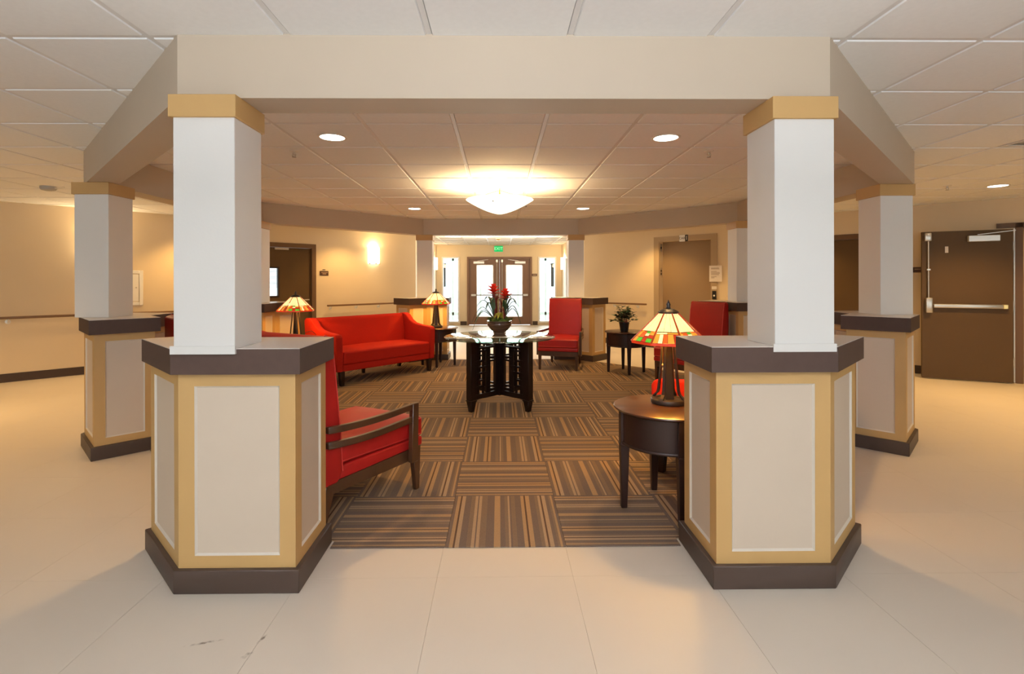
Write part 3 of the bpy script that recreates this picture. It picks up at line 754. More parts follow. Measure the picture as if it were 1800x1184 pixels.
def facing(fx, fy): return atan2(fx, -fy)
# chair in front: feet of its near side measured at (-.93, 2.80) and (-.535, 3.286)
d = Vector((0.50, 0.866)); side = Vector((-0.866, 0.50))
o = Vector((-0.535, 3.286)) + side * 0.277
armchair('red armchair partly hidden behind the pedestal, seen from the side', o.x, o.y, facing(d.x, d.y), arms=(-1,))
f = Vector((-0.284, -0.959)); m = Vector((0.87, 7.62))
ch = armchair('red high back armchair turned to the viewer beside the glass table', m.x, m.y, facing(f.x, f.y))
f = Vector((-0.85, -0.53)).normalized(); sd = Vector((f.y, -f.x))   # toward its own far foot
foot = Vector((2.06, 6.71)); o = foot + Vector((-f.y, f.x)) * 0.277
dup(ch, (o.x, o.y, 0.006), facing(f.x, f.y), 'dark red armchair beyond the big lamp, in front of the elevator pedestal')
f = Vector((0.7071, 0.7071)); b = Vector((-2.59, 4.35)); o = b + f * 0.62
dup(ch, (o.x, o.y, 0.006), facing(f.x, f.y), 'red armchair hidden behind the front column, only its back corner showing')

# ------------------------------------------------------------------ sofas (front faces local -Y, front feet on y = 0)
def sofa(label, x, y, rz):
    t = thing('sofa', label, 'sofa', (x, y, 0.006), rz, 'red fabric sofas')
    W = 0.715
    obj('seat_base', MB().box(-W, W, -0.015, 0.66, 0.178, 0.268), 'red_fabric', t, bevel=0.014, seg=3)
    obj('seat_cushion', MB().box(-W + 0.002, W - 0.002, -0.03, 0.56, 0.262, 0.428), 'red_fabric', t, bevel=0.035, seg=4, sub=6, puff=0.024)
    bp = [(0.545, 0.26), (0.575, 0.62), (0.600, 0.795), (0.622, 0.825), (0.665, 0.832), (0.715, 0.81), (0.735, 0.70), (0.715, 0.19), (0.545, 0.19)]
    obj('backrest', MB().side(bp, -W - 0.008, W + 0.008), 'red_fabric', t, bevel=0.022, seg=3)
    ap = [(-0.03, 0.18), (-0.035, 0.40), (-0.032, 0.615), (-0.01, 0.648), (0.06, 0.655), (0.25, 0.668), (0.38, 0.69), (0.47, 0.735), (0.545, 0.805), (0.60, 0.832), (0.70, 0.832), (0.742, 0.80), (0.742, 0.19)]
    for s in (-1, 1):
        mb = MB(); n = len(ap)
        inn, outr = s * W, s * (W + 0.085)
        fl = lambda z: 0.022 * s * max(0, (z - 0.18) / 0.5)
        mb.add([(inn + fl(z) * 0.4, y_, z) for y_, z in ap] + [(outr + fl(z), y_, z) for y_, z in ap],
               [tuple(range(n)), tuple(range(2 * n - 1, n - 1, -1))] + [(i + n, (i + 1) % n + n, (i + 1) % n, i) for i in range(n)])
        obj('arm', mb, 'red_fabric', t, bevel=0.016, seg=3)
        obj('leg', MB().taper(s * 0.719, 0.0, 0, 0.024, 0.024, s * 0.725, 0.005, 0.18, 0.034, 0.034), 'dark_wood', t, bevel=0.003, seg=1)
        obj('leg', MB().taper(s * 0.70, 0.68, 0, 0.022, 0.022, s * 0.715, 0.66, 0.19, 0.030, 0.030), 'dark_wood', t, bevel=0.003, seg=1)
    obj('leg', MB().taper(0, 0.60, 0, 0.018, 0.018, 0, 0.60, 0.18, 0.026, 0.026), 'dark_wood', t, bevel=0.003, seg=1)
    return t
fs_ = Vector((0.7515, -0.6597))
mid = (Vector((-1.988, 6.513)) + Vector((-1.039, 7.594))) / 2
s1 = sofa('red fabric sofa with curved arms along the sconce wall', mid.x, mid.y, facing(fs_.x, fs_.y))
m2 = Vector((2 * CX - mid.x + 0.02, 2 * CY - mid.y - 0.10))
dup(s1, (m2.x, m2.y, 0.006), facing(-fs_.x, -fs_.y), 'red sofa hidden behind the pedestal, only its arm showing past the big lamp')

# ------------------------------------------------------------------ glass table with fretwork base
GT = thing('glass_table', 'round glass table on a dark fretwork base in the middle of the carpet', 'table', (0.002, 5.49, 0.006))
GZ = 0.736
gt = obj('glass_top', MB().lathe([(0, GZ - 0.013), (0.583, GZ - 0.013), (0.588, GZ - 0.010)], 80).lathe([(0.588, GZ - 0.003), (0.583, GZ), (0, GZ)], 80), 'table_glass', GT, smooth=True)
obj('glass_rim', MB().lathe([(0.588, GZ - 0.010), (0.589, GZ - 0.0065), (0.588, GZ - 0.003)], 80), 'glass_edge', gt, smooth=True)
for k in range(4):
    a = pi / 4 + k * pi / 2
    def P(r, z, w=0): return (r * cos(a) - w * sin(a), r * sin(a) + w * cos(a), z)
    def barr(mb, r0, r1, z0, z1, w):
        mb.hexa([P(r0, z0, -w), P(r1, z0, -w), P(r1, z0, w), P(r0, z0, w)], [P(r0, z1, -w), P(r1, z1, -w), P(r1, z1, w), P(r0, z1, w)])
        return mb
    fin = put('fin', mesh_of(barr(MB(), 0.03, 0.42, 0.115, 0.165, 0.016), 'fin', 'espresso'), GT)
    obj('top_rail', barr(MB(), 0.03, 0.42, 0.672, 0.714, 0.016), 'espresso', fin)
    post = MB(); 
    q = lambda r, h, z: [P(r - h, z, -h), P(r + h, z, -h), P(r + h, z, h), P(r - h, z, h)]
    post.hexa(q(0.405, 0.022, 0), q(0.405, 0.036, 0.105)).hexa(q(0.405, 0.042, 0.105), q(0.405, 0.042, 0.118)).hexa(q(0.405, 0.037, 0.118), q(0.405, 0.037, 0.716))
    obj('leg', post, 'espresso', GT, bevel=0.0025, seg=1)
    for r0, r1, zt in ((0.045, 0.078, 0.68), (0.150, 0.205, 0.63), (0.232, 0.254, 0.63), (0.302, 0.372, 0.68)):
        obj('slat', barr(MB(), r0, r1, 0.16, zt, 0.009 if r0 > 0.05 else 0.016), 'espresso', fin)
    for (r0, r1, zz) in ((0.07, 0.31, 0.632), (0.085, 0.19, 0.49), (0.085, 0.19, 0.525), (0.17, 0.32, 0.435), (0.17, 0.38, 0.375), (0.26, 0.38, 0.50), (0.085, 0.19, 0.225), (0.085, 0.19, 0.19), (0.26, 0.38, 0.24), (0.17, 0.31, 0.60), (0.24, 0.33, 0.30)):
        obj('crossbar', barr(MB(), r0, r1, zz - 0.009, zz + 0.009, 0.012), 'espresso', fin)
obj('hub', MB().box(-0.048, 0.048, -0.048, 0.048, 0.115, 0.716), 'espresso', GT).rotation_euler = (0, 0, pi / 4)

# bromeliad in a glazed bowl on the glass table
BR = thing('potted_bromeliad', 'bromeliad with two red flowers in a brown glazed bowl on the glass table', 'plant', (0.0, 5.47, 0.006 + GZ))
obj('pot', MB().lathe([(0, 0), (0.072, 0), (0.075, 0.006), (0.062, 0.020), (0.058, 0.040), (0.078, 0.058), (0.108, 0.088), (0.128, 0.120), (0.131, 0.135), (0.126, 0.146), (0.133, 0.155), (0.131, 0.164), (0.118, 0.164), (0.112, 0.150), (0, 0.146)], 48), 'glaze', BR, smooth=True)
mm = MB()
mm.lathe([(0.116, 0.150), (0.10, 0.172), (0.07, 0.185), (0.03, 0.192), (0, 0.194)], 24)
for i in range(90):
    a, r = random.uniform(0, 2 * pi), random.uniform(0.02, 0.125); z = 0.165 + 0.02 * (1 - r / 0.125)
    b = a + random.uniform(-1.5, 1.5); L = random.uniform(0.03, 0.065)
    p = Vector((r * cos(a), r * sin(a), z))
    mm.strap([p, p + Vector((L * .4 * cos(b), L * .4 * sin(b), L * .5)), p + Vector((L * cos(b), L * sin(b), L * .25))], lambda t: 0.008 * (1 - t) + 0.001, 0.001)
obj('moss', mm, 'moss', BR, smooth=True)
def arch(base, ang, length, rise, droop, n=10):
    pts = []
    for i in range(n + 1):
        q = i / n
        r = length * q; z = rise * sin(min(1.0, q * 1.25) * pi / 2) - droop * max(0, q - 0.45) ** 1.6 * 2
        pts.append((base[0] + r * cos(ang), base[1] + r * sin(ang), base[2] + z))
    return pts
lw = lambda w: (lambda t: 1.45 * w * (0.55 + 0.9 * t) * (1 - t ** 3) + 0.001 if t < 1 else 0.0005)
for ang, L, rise, dr, w, mt in [(180, .25, .17, .26, .013, 'leaf_grey'), (195, .20, .24, .12, .013, 'leaf_grey'), (165, .23, .13, .2, .012, 'leaf_dark'), (205, .26, .12, .28, .012, 'leaf_grey'),
                                (0, .17, .22, .10, .014, 'leaf_grey'), (-15, .19, .19, .28, .013, 'leaf_grey'), (15, .20, .15, .27, .012, 'leaf_dark'), (-30, .16, .25, .08, .014, 'leaf_grey'), (30, .17, .26, .14, .013, 'leaf_grey'),
                                (100, .15, .24, .10, .014, 'leaf_dark'), (70, .17, .2, .18, .014, 'leaf_grey'), (250, .12, .26, .07, .015, 'leaf_grey'), (285, .13, .24, .10, .015, 'leaf_dark'), (225, .14, .22, .14, .014, 'leaf_grey'), (315, .12, .28, .06, .014, 'leaf_grey'), (140, .15, .27, .08, .014, 'leaf_grey')]:
    a = radians(ang); bx = -0.045 if 90 < ang < 270 else 0.04
    obj('leaf', MB().strap(arch((bx, 0, 0.17), a, L, rise, dr), lw(w), 0.0015), mt, BR, smooth=True)
for ang, L, rise in [(215, .10, .09), (240, .09, .10), (200, .11, .07)]:
    obj('variegated_leaf', MB().strap(arch((0.03, -0.05, 0.17), radians(ang), L, rise, .10), lw(.016), 0.0015), 'leaf_yellow', BR, smooth=True)
for (fx, fz, tilt) in ((-0.062, 0.50, -0.06), (0.066, 0.45, 0.10)):
    bx = fx * 0.6
    sp = MB().tube([(bx, -0.01, 0.17), (bx, -0.01, 0.28), (fx * 0.9, -0.01, 0.37), (fx, -0.01, fz)], [0.020, 0.022, 0.020, 0.016], 10)
    for i in range(12):
        a = i * 2.4; z0 = 0.20 + 0.014 * i
        sp.strap([(bx + 0.018 * cos(a), -0.01 + 0.018 * sin(a), z0), (bx + 0.036 * cos(a), -0.01 + 0.036 * sin(a), z0 + 0.05), (bx + 0.055 * cos(a), -0.01 + 0.055 * sin(a), z0 + 0.085)], lambda t: 0.016 * (1 - t) + 0.001, 0.001)
    obj('flower_stem', sp, 'stem_red', BR, smooth=True)
    fl = MB()
    for ring, (cnt, out, up) in enumerate(((10, .088, .016), (10, .080, .040), (9, .062, .060), (7, .030, .070))):
        for i in range(cnt):
            a = 2 * pi * i / cnt + ring * 0.5; z0 = fz - 0.055 + 0.012 * ring
            fl.strap([(fx, -0.01, z0), (fx + out * .4 * cos(a), -0.01 + out * .4 * sin(a), z0 + up * .6), (fx + out * .75 * cos(a), -0.01 + out * .75 * sin(a), z0 + up * .95), (fx + out * cos(a) + tilt * .1, -0.01 + out * sin(a), z0 + up * 1.1)], lambda t: 0.017 * sin(pi * (0.2 + 0.78 * t)) + 0.0005, 0.0015, 0.2)
    obj('flower', fl, 'bract_red', BR, smooth=True)
for cxp, z1 in ((-0.012, 0.40), (0.036, 0.395)):
    obj('cane', MB().lathe([(0.008, 0.17), (0.008, 0.26), (0.0095, 0.262), (0.008, 0.266), (0.008, z1 - .05), (0.011, z1 - .045), (0.012, z1 - 0.004), (0.008, z1), (0, z1)], 12, cxp, -0.035), 'cane', BR, smooth=True)

# small potted plant on the end table beyond
PP = thing('potted_plant', 'small bushy green plant in a dark pot on an end table', 'plant', (1.80, 7.40, 0.598))
obj('pot', MB().lathe([(0, 0), (0.052, 0), (0.056, 0.01), (0.072, 0.115), (0.076, 0.118), (0.076, 0.13), (0.068, 0.13), (0.064, 0.112), (0, 0.110)], 28), 'black_plastic', PP, smooth=True)
st = MB(); lf = MB()
for i in range(38):
    a = random.uniform(0, 2 * pi); r = random.uniform(0.05, 0.19); top = 0.20 + random.uniform(0.0, 0.16) * (1 - r / 0.32) + (0.05 if r < 0.12 else 0)
    if i % 7 == 0: r, top = 0.22, 0.15
    b = Vector((0.03 * cos(a), 0.03 * sin(a), 0.11)); e = Vector((r * cos(a), r * sin(a), top))
    m_ = b.lerp(e, 0.5) + Vector((0, 0, 0.03)); st.tube([b, m_, e], 0.0022, 5)
    for q in range(9):
        tt = 0.35 + 0.65 * q / 8; p = b.lerp(m_, tt * 2) if tt < 0.5 else m_.lerp(e, tt * 2 - 1)
        da = random.uniform(0, 2 * pi); L = random.uniform(0.04, 0.065); dz = random.uniform(-0.3, 0.5)
        dd = Vector((cos(da), sin(da), dz)) * L
        lf.strap([p, p + dd * 0.35, p + dd * 0.7, p + dd], lambda t: 0.020 * sin(pi * min(0.97, t * 0.85 + 0.12)) + 0.001, 0.001, 0.2)
obj('stem', st, 'stem_red', PP)
lo = obj('foliage', lf, 'leaf_dark', PP, smooth=True); lo['kind'] = 'stuff'

# ------------------------------------------------------------------ ceiling lights
def downlight(label, x, y, power, ang=125):
    t = thing('downlight', label, 'ceiling light', (x, y, CEIL - 0.005), 0, 'round recessed ceiling lights')
    obj('trim_ring', MB().lathe([(0.088, 0.0), (0.105, 0.0), (0.105, -0.004), (0.098, -0.007), (0.088, -0.005), (0.088, 0.0)], 36), 'white_plastic', t, smooth=True)
    obj('lens', MB().lathe([(0, -0.002), (0.089, -0.002), (0.089, 0.0), (0, 0.0)], 36), 'downlight_lens', t)
    spot('downlight_beam', (0, 0, -0.012), power, WARM, ang, t)
    return t
downlight('round recessed ceiling light behind the front beam, on the sofa side', -1.224, 3.795, 105, 100)
downlight('round recessed ceiling light behind the front beam, on the end table side', 1.236, 3.80, 105, 100)
downlight('small round ceiling light short of the entry beam, on the sofa side', -1.237, 7.54, 120)
downlight('small round ceiling light short of the entry beam, on the armchair side', 1.231, 7.535, 120)
downlight('round recessed ceiling light above the brown fire door', 5.614, 5.73, 165)
hid = [(-4.55, 8.0, 130), (-2.75, 9.8, 100), (4.3, 8.0, 130), (2.75, 9.55, 110), (-5.35, 4.9, 200), (5.5, 4.3, 150), (0, 10.2, 80), (-4.5, 3.2, 55), (4.5, 3.2, 40)]  # unseen downlights added to warm and brighten the corridors and side halls
hl = ['ceiling light in the corridor above the handrail wall', 'ceiling light in the corridor behind the sofa', 'ceiling light in the corridor before the half hidden brown door',
      'ceiling light in the corridor before the elevator', 'ceiling light above the side corridor outside the view', 'ceiling light above the hall outside the view', 'ceiling light between the entry columns', 'ceiling light in the side hall nearer the photographer', 'ceiling light in the other hall nearer the photographer']
for (x, y, p), lb in zip(hid, hl): downlight(lb, x, y, p)
for i, x in enumerate((-1.08, -0.36, 0.36, 1.08)):
    t = thing('flush_light', ['round flush light over the entry passage, first from the sofa side', 'round flush light over the entry passage, second from the sofa side', 'round flush light over the entry passage, third from the sofa side', 'round flush light over the entry passage, fourth from the sofa side'][i], 'ceiling light', (x, 12.15, CEIL - 0.005), 0, 'entry passage ceiling lights')
    obj('rim', MB().lathe([(0.20, 0), (0.225, 0), (0.225, -0.012), (0.20, -0.016)], 36), 'white_plastic', t, smooth=True)
    obj('lens', MB().lathe([(0, -0.02), (0.12, -0.018), (0.20, -0.010), (0.20, 0), (0, 0)], 36), 'troffer_lens', t, smooth=True)
    point('flush_glow', (0, 0, -0.12), 20, (1, 0.78, 0.52), 0.1, t)

# glass bowl pendant
PD = thing('bowl_pendant', 'glowing glass bowl light hanging in the middle of the octagon', 'ceiling light', (0.006, 5.70, CEIL - 0.005))
obj('canopy', MB().lathe([(0, 0), (0.07, 0), (0.072, -0.012), (0.05, -0.026), (0.012, -0.03), (0, -0.03)], 32), 'white_plastic', PD, smooth=True)
obj('stem', MB().tube([(0, 0, -0.028), (0, 0, -0.31)], 0.008, 10), 'brass', PD, smooth=True)
for k in range(3):
    a = radians(90 + 120 * k)
    obj('arm', MB().tube([(0.01 * cos(a), 0.01 * sin(a), -0.06), (0.12 * cos(a), 0.12 * sin(a), -0.10), (0.28 * cos(a), 0.28 * sin(a), -0.165)], 0.005, 8), 'brass', PD, smooth=True)
bowl = [(0.0, -0.322)] + [(0.372 * q, -0.322 + 0.157 * q ** 1.5) for q in (0.1, 0.22, 0.36, 0.5, 0.65, 0.8, 0.93, 1.0)]
obj('bowl', MB().lathe(bowl + [(0.366, -0.162)] + [(max(0, r - 0.006), z + 0.006) for r, z in reversed(bowl[:-1])], 64), 'bowl_glass', PD, smooth=True)
for k in range(3):
    a = radians(-103 + 120 * k)
    obj('bowl_clip', MB().lathe([(0, -0.008), (0.007, -0.006), (0.007, 0.004), (0, 0.008)], 10, 0.31 * cos(a), 0.31 * sin(a)), 'dark_metal', PD, smooth=True).location = (0, 0, -0.222)
point('bowl_glow', (0, 0, -0.24), 150, (1, 0.66, 0.32), 0.09, PD)
point('bowl_under', (0, 0, -0.42), 12, (1, 0.66, 0.32), 0.2, PD)

# wall sconces
def sconce(label, p, n, z, power):
    # p on wall, n unit normal into room
    ang = atan2(n.y, n.x)
    t = thing('wall_sconce', label, 'wall light', (p.x, p.y, z), ang, 'white glass wall sconces')
    obj('back_plate', MB().box(0.0005, 0.012, -0.06, 0.06, -0.13, 0.13), 'brass', t)
    prof = [(0.093, -0.17), (0.095, -0.165), (0.095, 0.165), (0.093, 0.17), (0.088, 0.17), (0.088, -0.17), (0.093, -0.17)]
    obj('glass_shade', MB().lathe(prof, 24, 0.012, 0, 1.35, -pi / 2, pi / 2), 'sconce_glass', t, smooth=True)
    for s in (-1, 0, 1):
        a = s * 1.1
        obj('clip', MB().box(-0.006, 0.006, -0.012, 0.012, -0.012, 0.010), 'brass', t).location = (0.012 + 0.097 * cos(a), 0.097 * 1.35 * sin(a), -0.172)
    point('sconce_glow', (0.06, 0, 0.17), power, (1, 0.68, 0.33), 0.05, t)
    point('sconce_glow', (0.14, 0, -0.02), power * 0.5, (1, 0.68, 0.33), 0.06, t)
nL, nR = Vector((1 / R2, -1 / R2)), Vector((-1 / R2, -1 / R2))
sconce('glowing white wall sconce above the sofa', onL(5.757), nL, 1.86, 11)
sconce('wall sconce hidden behind a column, lighting the corridor wall', onL(1.20), nL, 1.86, 11)
sconce('small bright sconce on the entry passage wall, sofa side', Vector((-EX, 14.75)), Vector((1, 0)), 1.82, 9)
sconce('small bright sconce on the entry passage wall, armchair side', Vector((EX, 14.75)), Vector((-1, 0)), 1.82, 9)

# ceiling fittings
def sprinkler(label, x, y):
    t = thing('sprinkler', label, 'sprinkler', (x, y, CEIL - 0.005), 0, 'ceiling sprinklers')
    obj('escutcheon', MB().lathe([(0, 0), (0.038, 0), (0.036, -0.006), (0.014, -0.012), (0, -0.012)], 24), 'white_plastic', t, smooth=True)
    obj('head', MB().lathe([(0.010, -0.01), (0.010, -0.028), (0.005, -0.034), (0, -0.034)], 12).tube([(0.009, 0, -0.02), (0.016, 0, -0.034), (0.006, 0, -0.05)], 0.003, 6).tube([(-0.009, 0, -0.02), (-0.016, 0, -0.034), (-0.006, 0, -0.05)], 0.003, 6), 'steel', t, smooth=True)
    obj('deflector', MB().lathe([(0, -0.05), (0.016, -0.05), (0.016, -0.053), (0, -0.053)], 16), 'grey_plastic', t)
sprinkler('ceiling sprinkler near the front armchair column', -1.664, 4.199)
sprinkler('ceiling sprinkler near the end table column', 1.715, 4.189)
sprinkler('ceiling sprinkler near the fire door', 5.024, 5.714)
t = thing('ceiling_detector', 'grey detector with a small bracket on the side corridor ceiling', 'detector', (-5.015, 5.785, CEIL - 0.005))
obj('housing', MB().lathe([(0, 0), (0.075, 0), (0.075, -0.02), (0.065, -0.04), (0.03, -0.048), (0, -0.048)], 28), 'grey_plastic', t, smooth=True)
obj('bracket', MB().bar((0.07, 0, -0.018), (0.16, 0.02, -0.004), 0.02, 0.006), 'white_plastic', t)
t = thing('smoke_detector', 'round smoke detector on the entry passage ceiling', 'detector', (-0.02, 12.9, CEIL - 0.005))
obj('base', MB().lathe([(0, 0), (0.07, 0), (0.07, -0.012), (0, -0.012)], 28), 'white_plastic', t, smooth=True)
obj('head', MB().lathe([(0.055, -0.012), (0.058, -0.03), (0.04, -0.042), (0, -0.044)], 28), 'brass', t, smooth=True)
vx, vy = GX + VENT[0] * TG, GY + (VENT[1] + 0.5) * TG
t = thing('ceiling_vent', 'square return air grille set in the ceiling grid at the picture edge', 'vent', (vx, vy, CEIL - 0.005))
fr = MB()
for (x0, x1, y0, y1) in ((-0.29, -0.255, -0.29, 0.29), (0.255, 0.29, -0.29, 0.29), (-0.255, 0.255, -0.29, -0.255), (-0.255, 0.255, 0.255, 0.29)): fr.box(x0, x1, y0, y1, 0, 0.012)
obj('frame', fr, 'grid_metal', t)
for i in range(12):
    y = -0.235 + i * 0.0427
    obj('slat', MB().hexa([(-0.255, y - 0.014, 0.001), (0.255, y - 0.014, 0.001), (0.255, y - 0.010, 0.001), (-0.255, y - 0.010, 0.001)], [(-0.255, y + 0.012, 0.012), (0.255, y + 0.012, 0.012), (0.255, y + 0.016, 0.012), (-0.255, y + 0.016, 0.012)]), 'grid_metal', t)

# ------------------------------------------------------------------ handrails
def handrail(label, fn, t0, t1, brackets, sgn):
    a, b = fn(t0, 0.075), fn(t1, 0.075); n = nL if fn is onL else nR
    t = thing('handrail', label, 'handrail', (a.x, a.y, 0), atan2(b.y - a.y, b.x - a.x), 'brown wooden handrails')
    L = (b - a).length
    obj('rail', MB().box(0, L, -0.017, 0.017, 0.838, 0.872), 'rail_wood', t, bevel=0.012, seg=3)
    d = (b - a) / L; nl = Vector((n.dot(d), n.dot(Vector((-d.y, d.x)))))
    for tb_ in brackets:
        s = abs(tb_ - t0)
        w = -nl.y
        obj('bracket', MB().lathe([(0, 0), (0.03, 0), (0.03, 0.006), (0, 0.009)], 16), 'aluminium', t, smooth=True).matrix_local = Matrix.Translation((s, 0.0745 * w / abs(w), 0.80)) @ Matrix.Rotation(radians(90) * (1 if w > 0 else -1), 4, 'X')
        obj('bracket_arm', MB().tube([(s, 0.07 * w, 0.80), (s, 0.02 * w, 0.795), (s, 0.0, 0.838)], 0.007, 8), 'aluminium', t, smooth=True)
handrail('long handrail on the corridor wall below the white cabinet', onL, -0.3, 3.25, (0.27, 1.25, 2.2, 3.1), 1)
handrail('handrail on the wall behind the red sofa', onL, 4.70, 6.75, (4.80, 5.35, 5.87, 6.5), 1)
handrail('handrail between the entry pedestal and the elevator', onR, 5.13, 6.62, (5.36, 5.90, 6.45), -1)
a = Vector((-9.0, onL(L0).y - 0.075))
t = thing('handrail', 'short handrail on the end wall at the picture edge', 'handrail', (a.x, a.y, 0), 0, 'brown wooden handrails')
obj('rail', MB().box(0, 1.8, -0.017, 0.017, 0.838, 0.872), 'rail_wood', t, bevel=0.012, seg=3)
for s in (0.3, 0.9, 1.6): obj('bracket', MB().tube([(s, 0.073, 0.80), (s, 0.02, 0.795), (s, 0.0, 0.838)], 0.008, 8), 'aluminium', t, smooth=True)

# ------------------------------------------------------------------ doors
def frame_at(fn, tc):           # local frame: x along wall to the viewer's right, y into the wall
    p = fn(tc); n = nL if fn is onL else nR
    return p, atan2(n.x, -n.y)  # local -Y points into the room
# brown door with a small window (behind the lamp)
p, rz = frame_at(onL, 3.945)
D2 = thing('door_2', 'brown door with a small window behind the table lamp', 'door', (p.x, p.y, 0), rz, kind='structure')
tr = MB()
for (x0, x1, z0, z1) in ((-0.565, -0.485, 0, 2.03), (0.485, 0.565, 0, 2.03), (-0.485, 0.485, 1.95, 2.03)): tr.box(x0, x1, -0.016, 0.12, z0, z1)
obj('door_frame', tr, 'door_trim', D2)
lf = MB(); wx0, wx1, wz0, wz1 = -0.40, -0.125, 1.05, 1.58
lf.box(-0.483, wx0, 0.03, 0.075, 0.01, 1.945).box(wx1, 0.483, 0.03, 0.075, 0.01, 1.945).box(wx0, wx1, 0.03, 0.075, 0.01, wz0).box(wx0, wx1, 0.03, 0.075, wz1, 1.945)
leaf = obj('door_leaf', lf, 'door_brown', D2)
fm = MB()
for (x0, x1, z0, z1) in ((wx0 - .012, wx0 + .015, wz0 - .012, wz1 + .012), (wx1 - .015, wx1 + .012, wz0 - .012, wz1 + .012), (wx0, wx1, wz0 - .012, wz0 + .015), (wx0, wx1, wz1 - .015, wz1 + .012)): fm.box(x0, x1, 0.022, 0.080, z0, z1)
obj('window_frame', fm, 'dark_metal', leaf)
obj('pane', MB().box(wx0, wx1, 0.050, 0.055, wz0, wz1), 'window_glass', leaf)
bl = MB()
for i in range(17): bl.box(wx0 - 0.03, wx1 + 0.03, 0.105, 0.118, wz0 + 0.17 + i * 0.023, wz0 + 0.178 + i * 0.023)
obj('blind', bl, 'white_plastic', leaf)
obj('closer', MB().box(-0.2, 0.05, 0.0, 0.028, 1.905, 1.94), 'steel', leaf)
obj('door_handle', MB().tube([(0.42, 0.03, 0.98), (0.42, -0.03, 0.98), (0.32, -0.035, 0.98)], 0.009, 8), 'steel', leaf, smooth=True)

# half hidden brown door on the right wall
p, rz = frame_at(onR, 1.65)
D3 = thing('door_3', 'plain brown door half hidden behind the white column', 'door', (p.x, p.y, 0), rz, kind='structure')
tr = MB()
for (x0, x1, z0, z1) in ((-0.57, -0.49, 0, 2.03), (0.49, 0.57, 0, 2.03), (-0.49, 0.49, 1.95, 2.03)): tr.box(x0, x1, -0.016, 0.12, z0, z1)
obj('door_frame', tr, 'door_trim', D3)
leaf = obj('door_leaf', MB().box(-0.488, 0.488, 0.01, 0.055, 0.01, 1.948), 'door_brown', D3)
obj('door_handle', MB().tube([(0.42, 0.01, 0.98), (0.42, -0.045, 0.98), (0.32, -0.05, 0.98)], 0.009, 8), 'steel', leaf, smooth=True)

# fire door standing open in front of the wall
hinge, free = Vector((6.555, 6.490)), Vector((5.717, 6.898))
fd = (hinge - free); W4 = fd.length; rz = atan2(fd.y, fd.x)
D4 = thing('door_4', 'wide brown fire door with a panic bar standing open against the wall', 'door', (free.x, free.y, 0), rz, kind='structure')
leaf = obj('door_leaf', MB().box(0, W4, 0, 0.045, 0.012, 1.975), 'door_brown', D4, bevel=0.002, seg=1)
pb = obj('panic_bar', MB().box(0.115, 0.865, -0.052, -0.012, 0.958, 1.008), 'steel', D4, bevel=0.006, seg=2)
obj('end_cap', MB().box(0.82, 0.868, -0.055, 0.0, 0.955, 1.011), 'brass', pb, bevel=0.004, seg=1)
obj('latch_case', MB().box(0.033, 0.103, -0.06, 0.0, 0.89, 1.09), 'steel', D4, bevel=0.008, seg=2)
obj('top_latch', MB().box(0.022, 0.095, -0.055, 0.0, 1.85, 1.957), 'steel', D4, bevel=0.008, seg=2)
obj('vertical_rod', MB().tube([(0.066, -0.025, 1.09), (0.066, -0.025, 1.85)], 0.008, 10), 'steel', D4, smooth=True)
obj('rod_guide', MB().box(0.045, 0.087, -0.036, 0.0, 1.455, 1.48), 'steel', D4, bevel=0.004, seg=1)
cl = obj('closer', MB().box(0.475, 0.79, -0.06, 0.0, 1.826, 1.904), 'aluminium', D4, bevel=0.004, seg=1)
obj('closer_arm', MB().bar((0.573, -0.03, 1.915), (0.93, -0.075, 1.955), 0.022, 0.008), 'aluminium', cl)
obj('rating_tag', MB().box(0.246, 0.281, -0.003, 0.0, 1.689, 1.773), 'paper', D4)
for z in (1.76, 1.0, 0.27): obj('hinge', MB().lathe([(0.009, z - 0.055), (0.009, z + 0.055)], 10, W4 + 0.006, 0.012, caps=True), 'steel', D4, smooth=True)
p, rz = frame_at(onR, -0.55)
D4F = thing('door_5', 'brown frame of the passage opening beside the fire door', 'door', (p.x, p.y, 0), rz, kind='structure')
tr = MB()
for (x0, x1, z0, z1) in ((-0.485, -0.412, 0, 2.055), (0.51, 0.58, 0, 2.055), (-0.66, 0.60, 2.0, 2.062)): tr.box(x0, x1, -0.03, 0.17, z0, z1)
obj('door_frame', tr, 'door_trim', D4F)
obj('weather_strip', MB().box(-0.499, -0.487, -0.034, -0.018, 0.01, 1.99), 'aluminium', D4F)

# elevator
p, rz = frame_at(onR, 4.3825)
EL = thing('door_6', 'tan elevator entrance with a flat sliding door', 'elevator', (p.x, p.y, 0), rz, kind='structure')
tr = MB()
for (x0, x1, z0, z1) in ((-0.6195, -0.512, 0, 2.178), (0.512, 0.6245, 0, 2.178), (-0.512, 0.512, 2.085, 2.178)): tr.box(x0, x1, -0.02, 0.14, z0, z1)
obj('door_frame', tr, 'elevator_frame', EL)
obj('sliding_door', MB().box(-0.60, 0.60, 0.145, 0.18, 0.005, 2.12), 'elevator_door', EL)
for z, n_ in ((1.97, 1), (1.50, 2)):
    pl = obj('indicator_plate', MB().box(-0.512, -0.509, 0.035, 0.105, z - 0.075, z + 0.075), 'steel', EL)
    for i in range(n_): obj('indicator_light', MB().box(-0.5095, -0.505, 0.05, 0.09, z - 0.04 + i * 0.06 - (0.02 if n_ == 2 else -0.02), z - 0.0 + i * 0.06 - (0.025 if n_ == 2 else -0.02)), 'black_plastic', pl)
t = thing('elevator_sign', 'black and white elevator car sign over the tan door', 'sign', (*onR(4.383, 0.021), 2.125), rz)
obj('plate', MB().box(-0.085, 0.085, -0.006, 0, -0.062, 0.062), 'white_plastic', t)
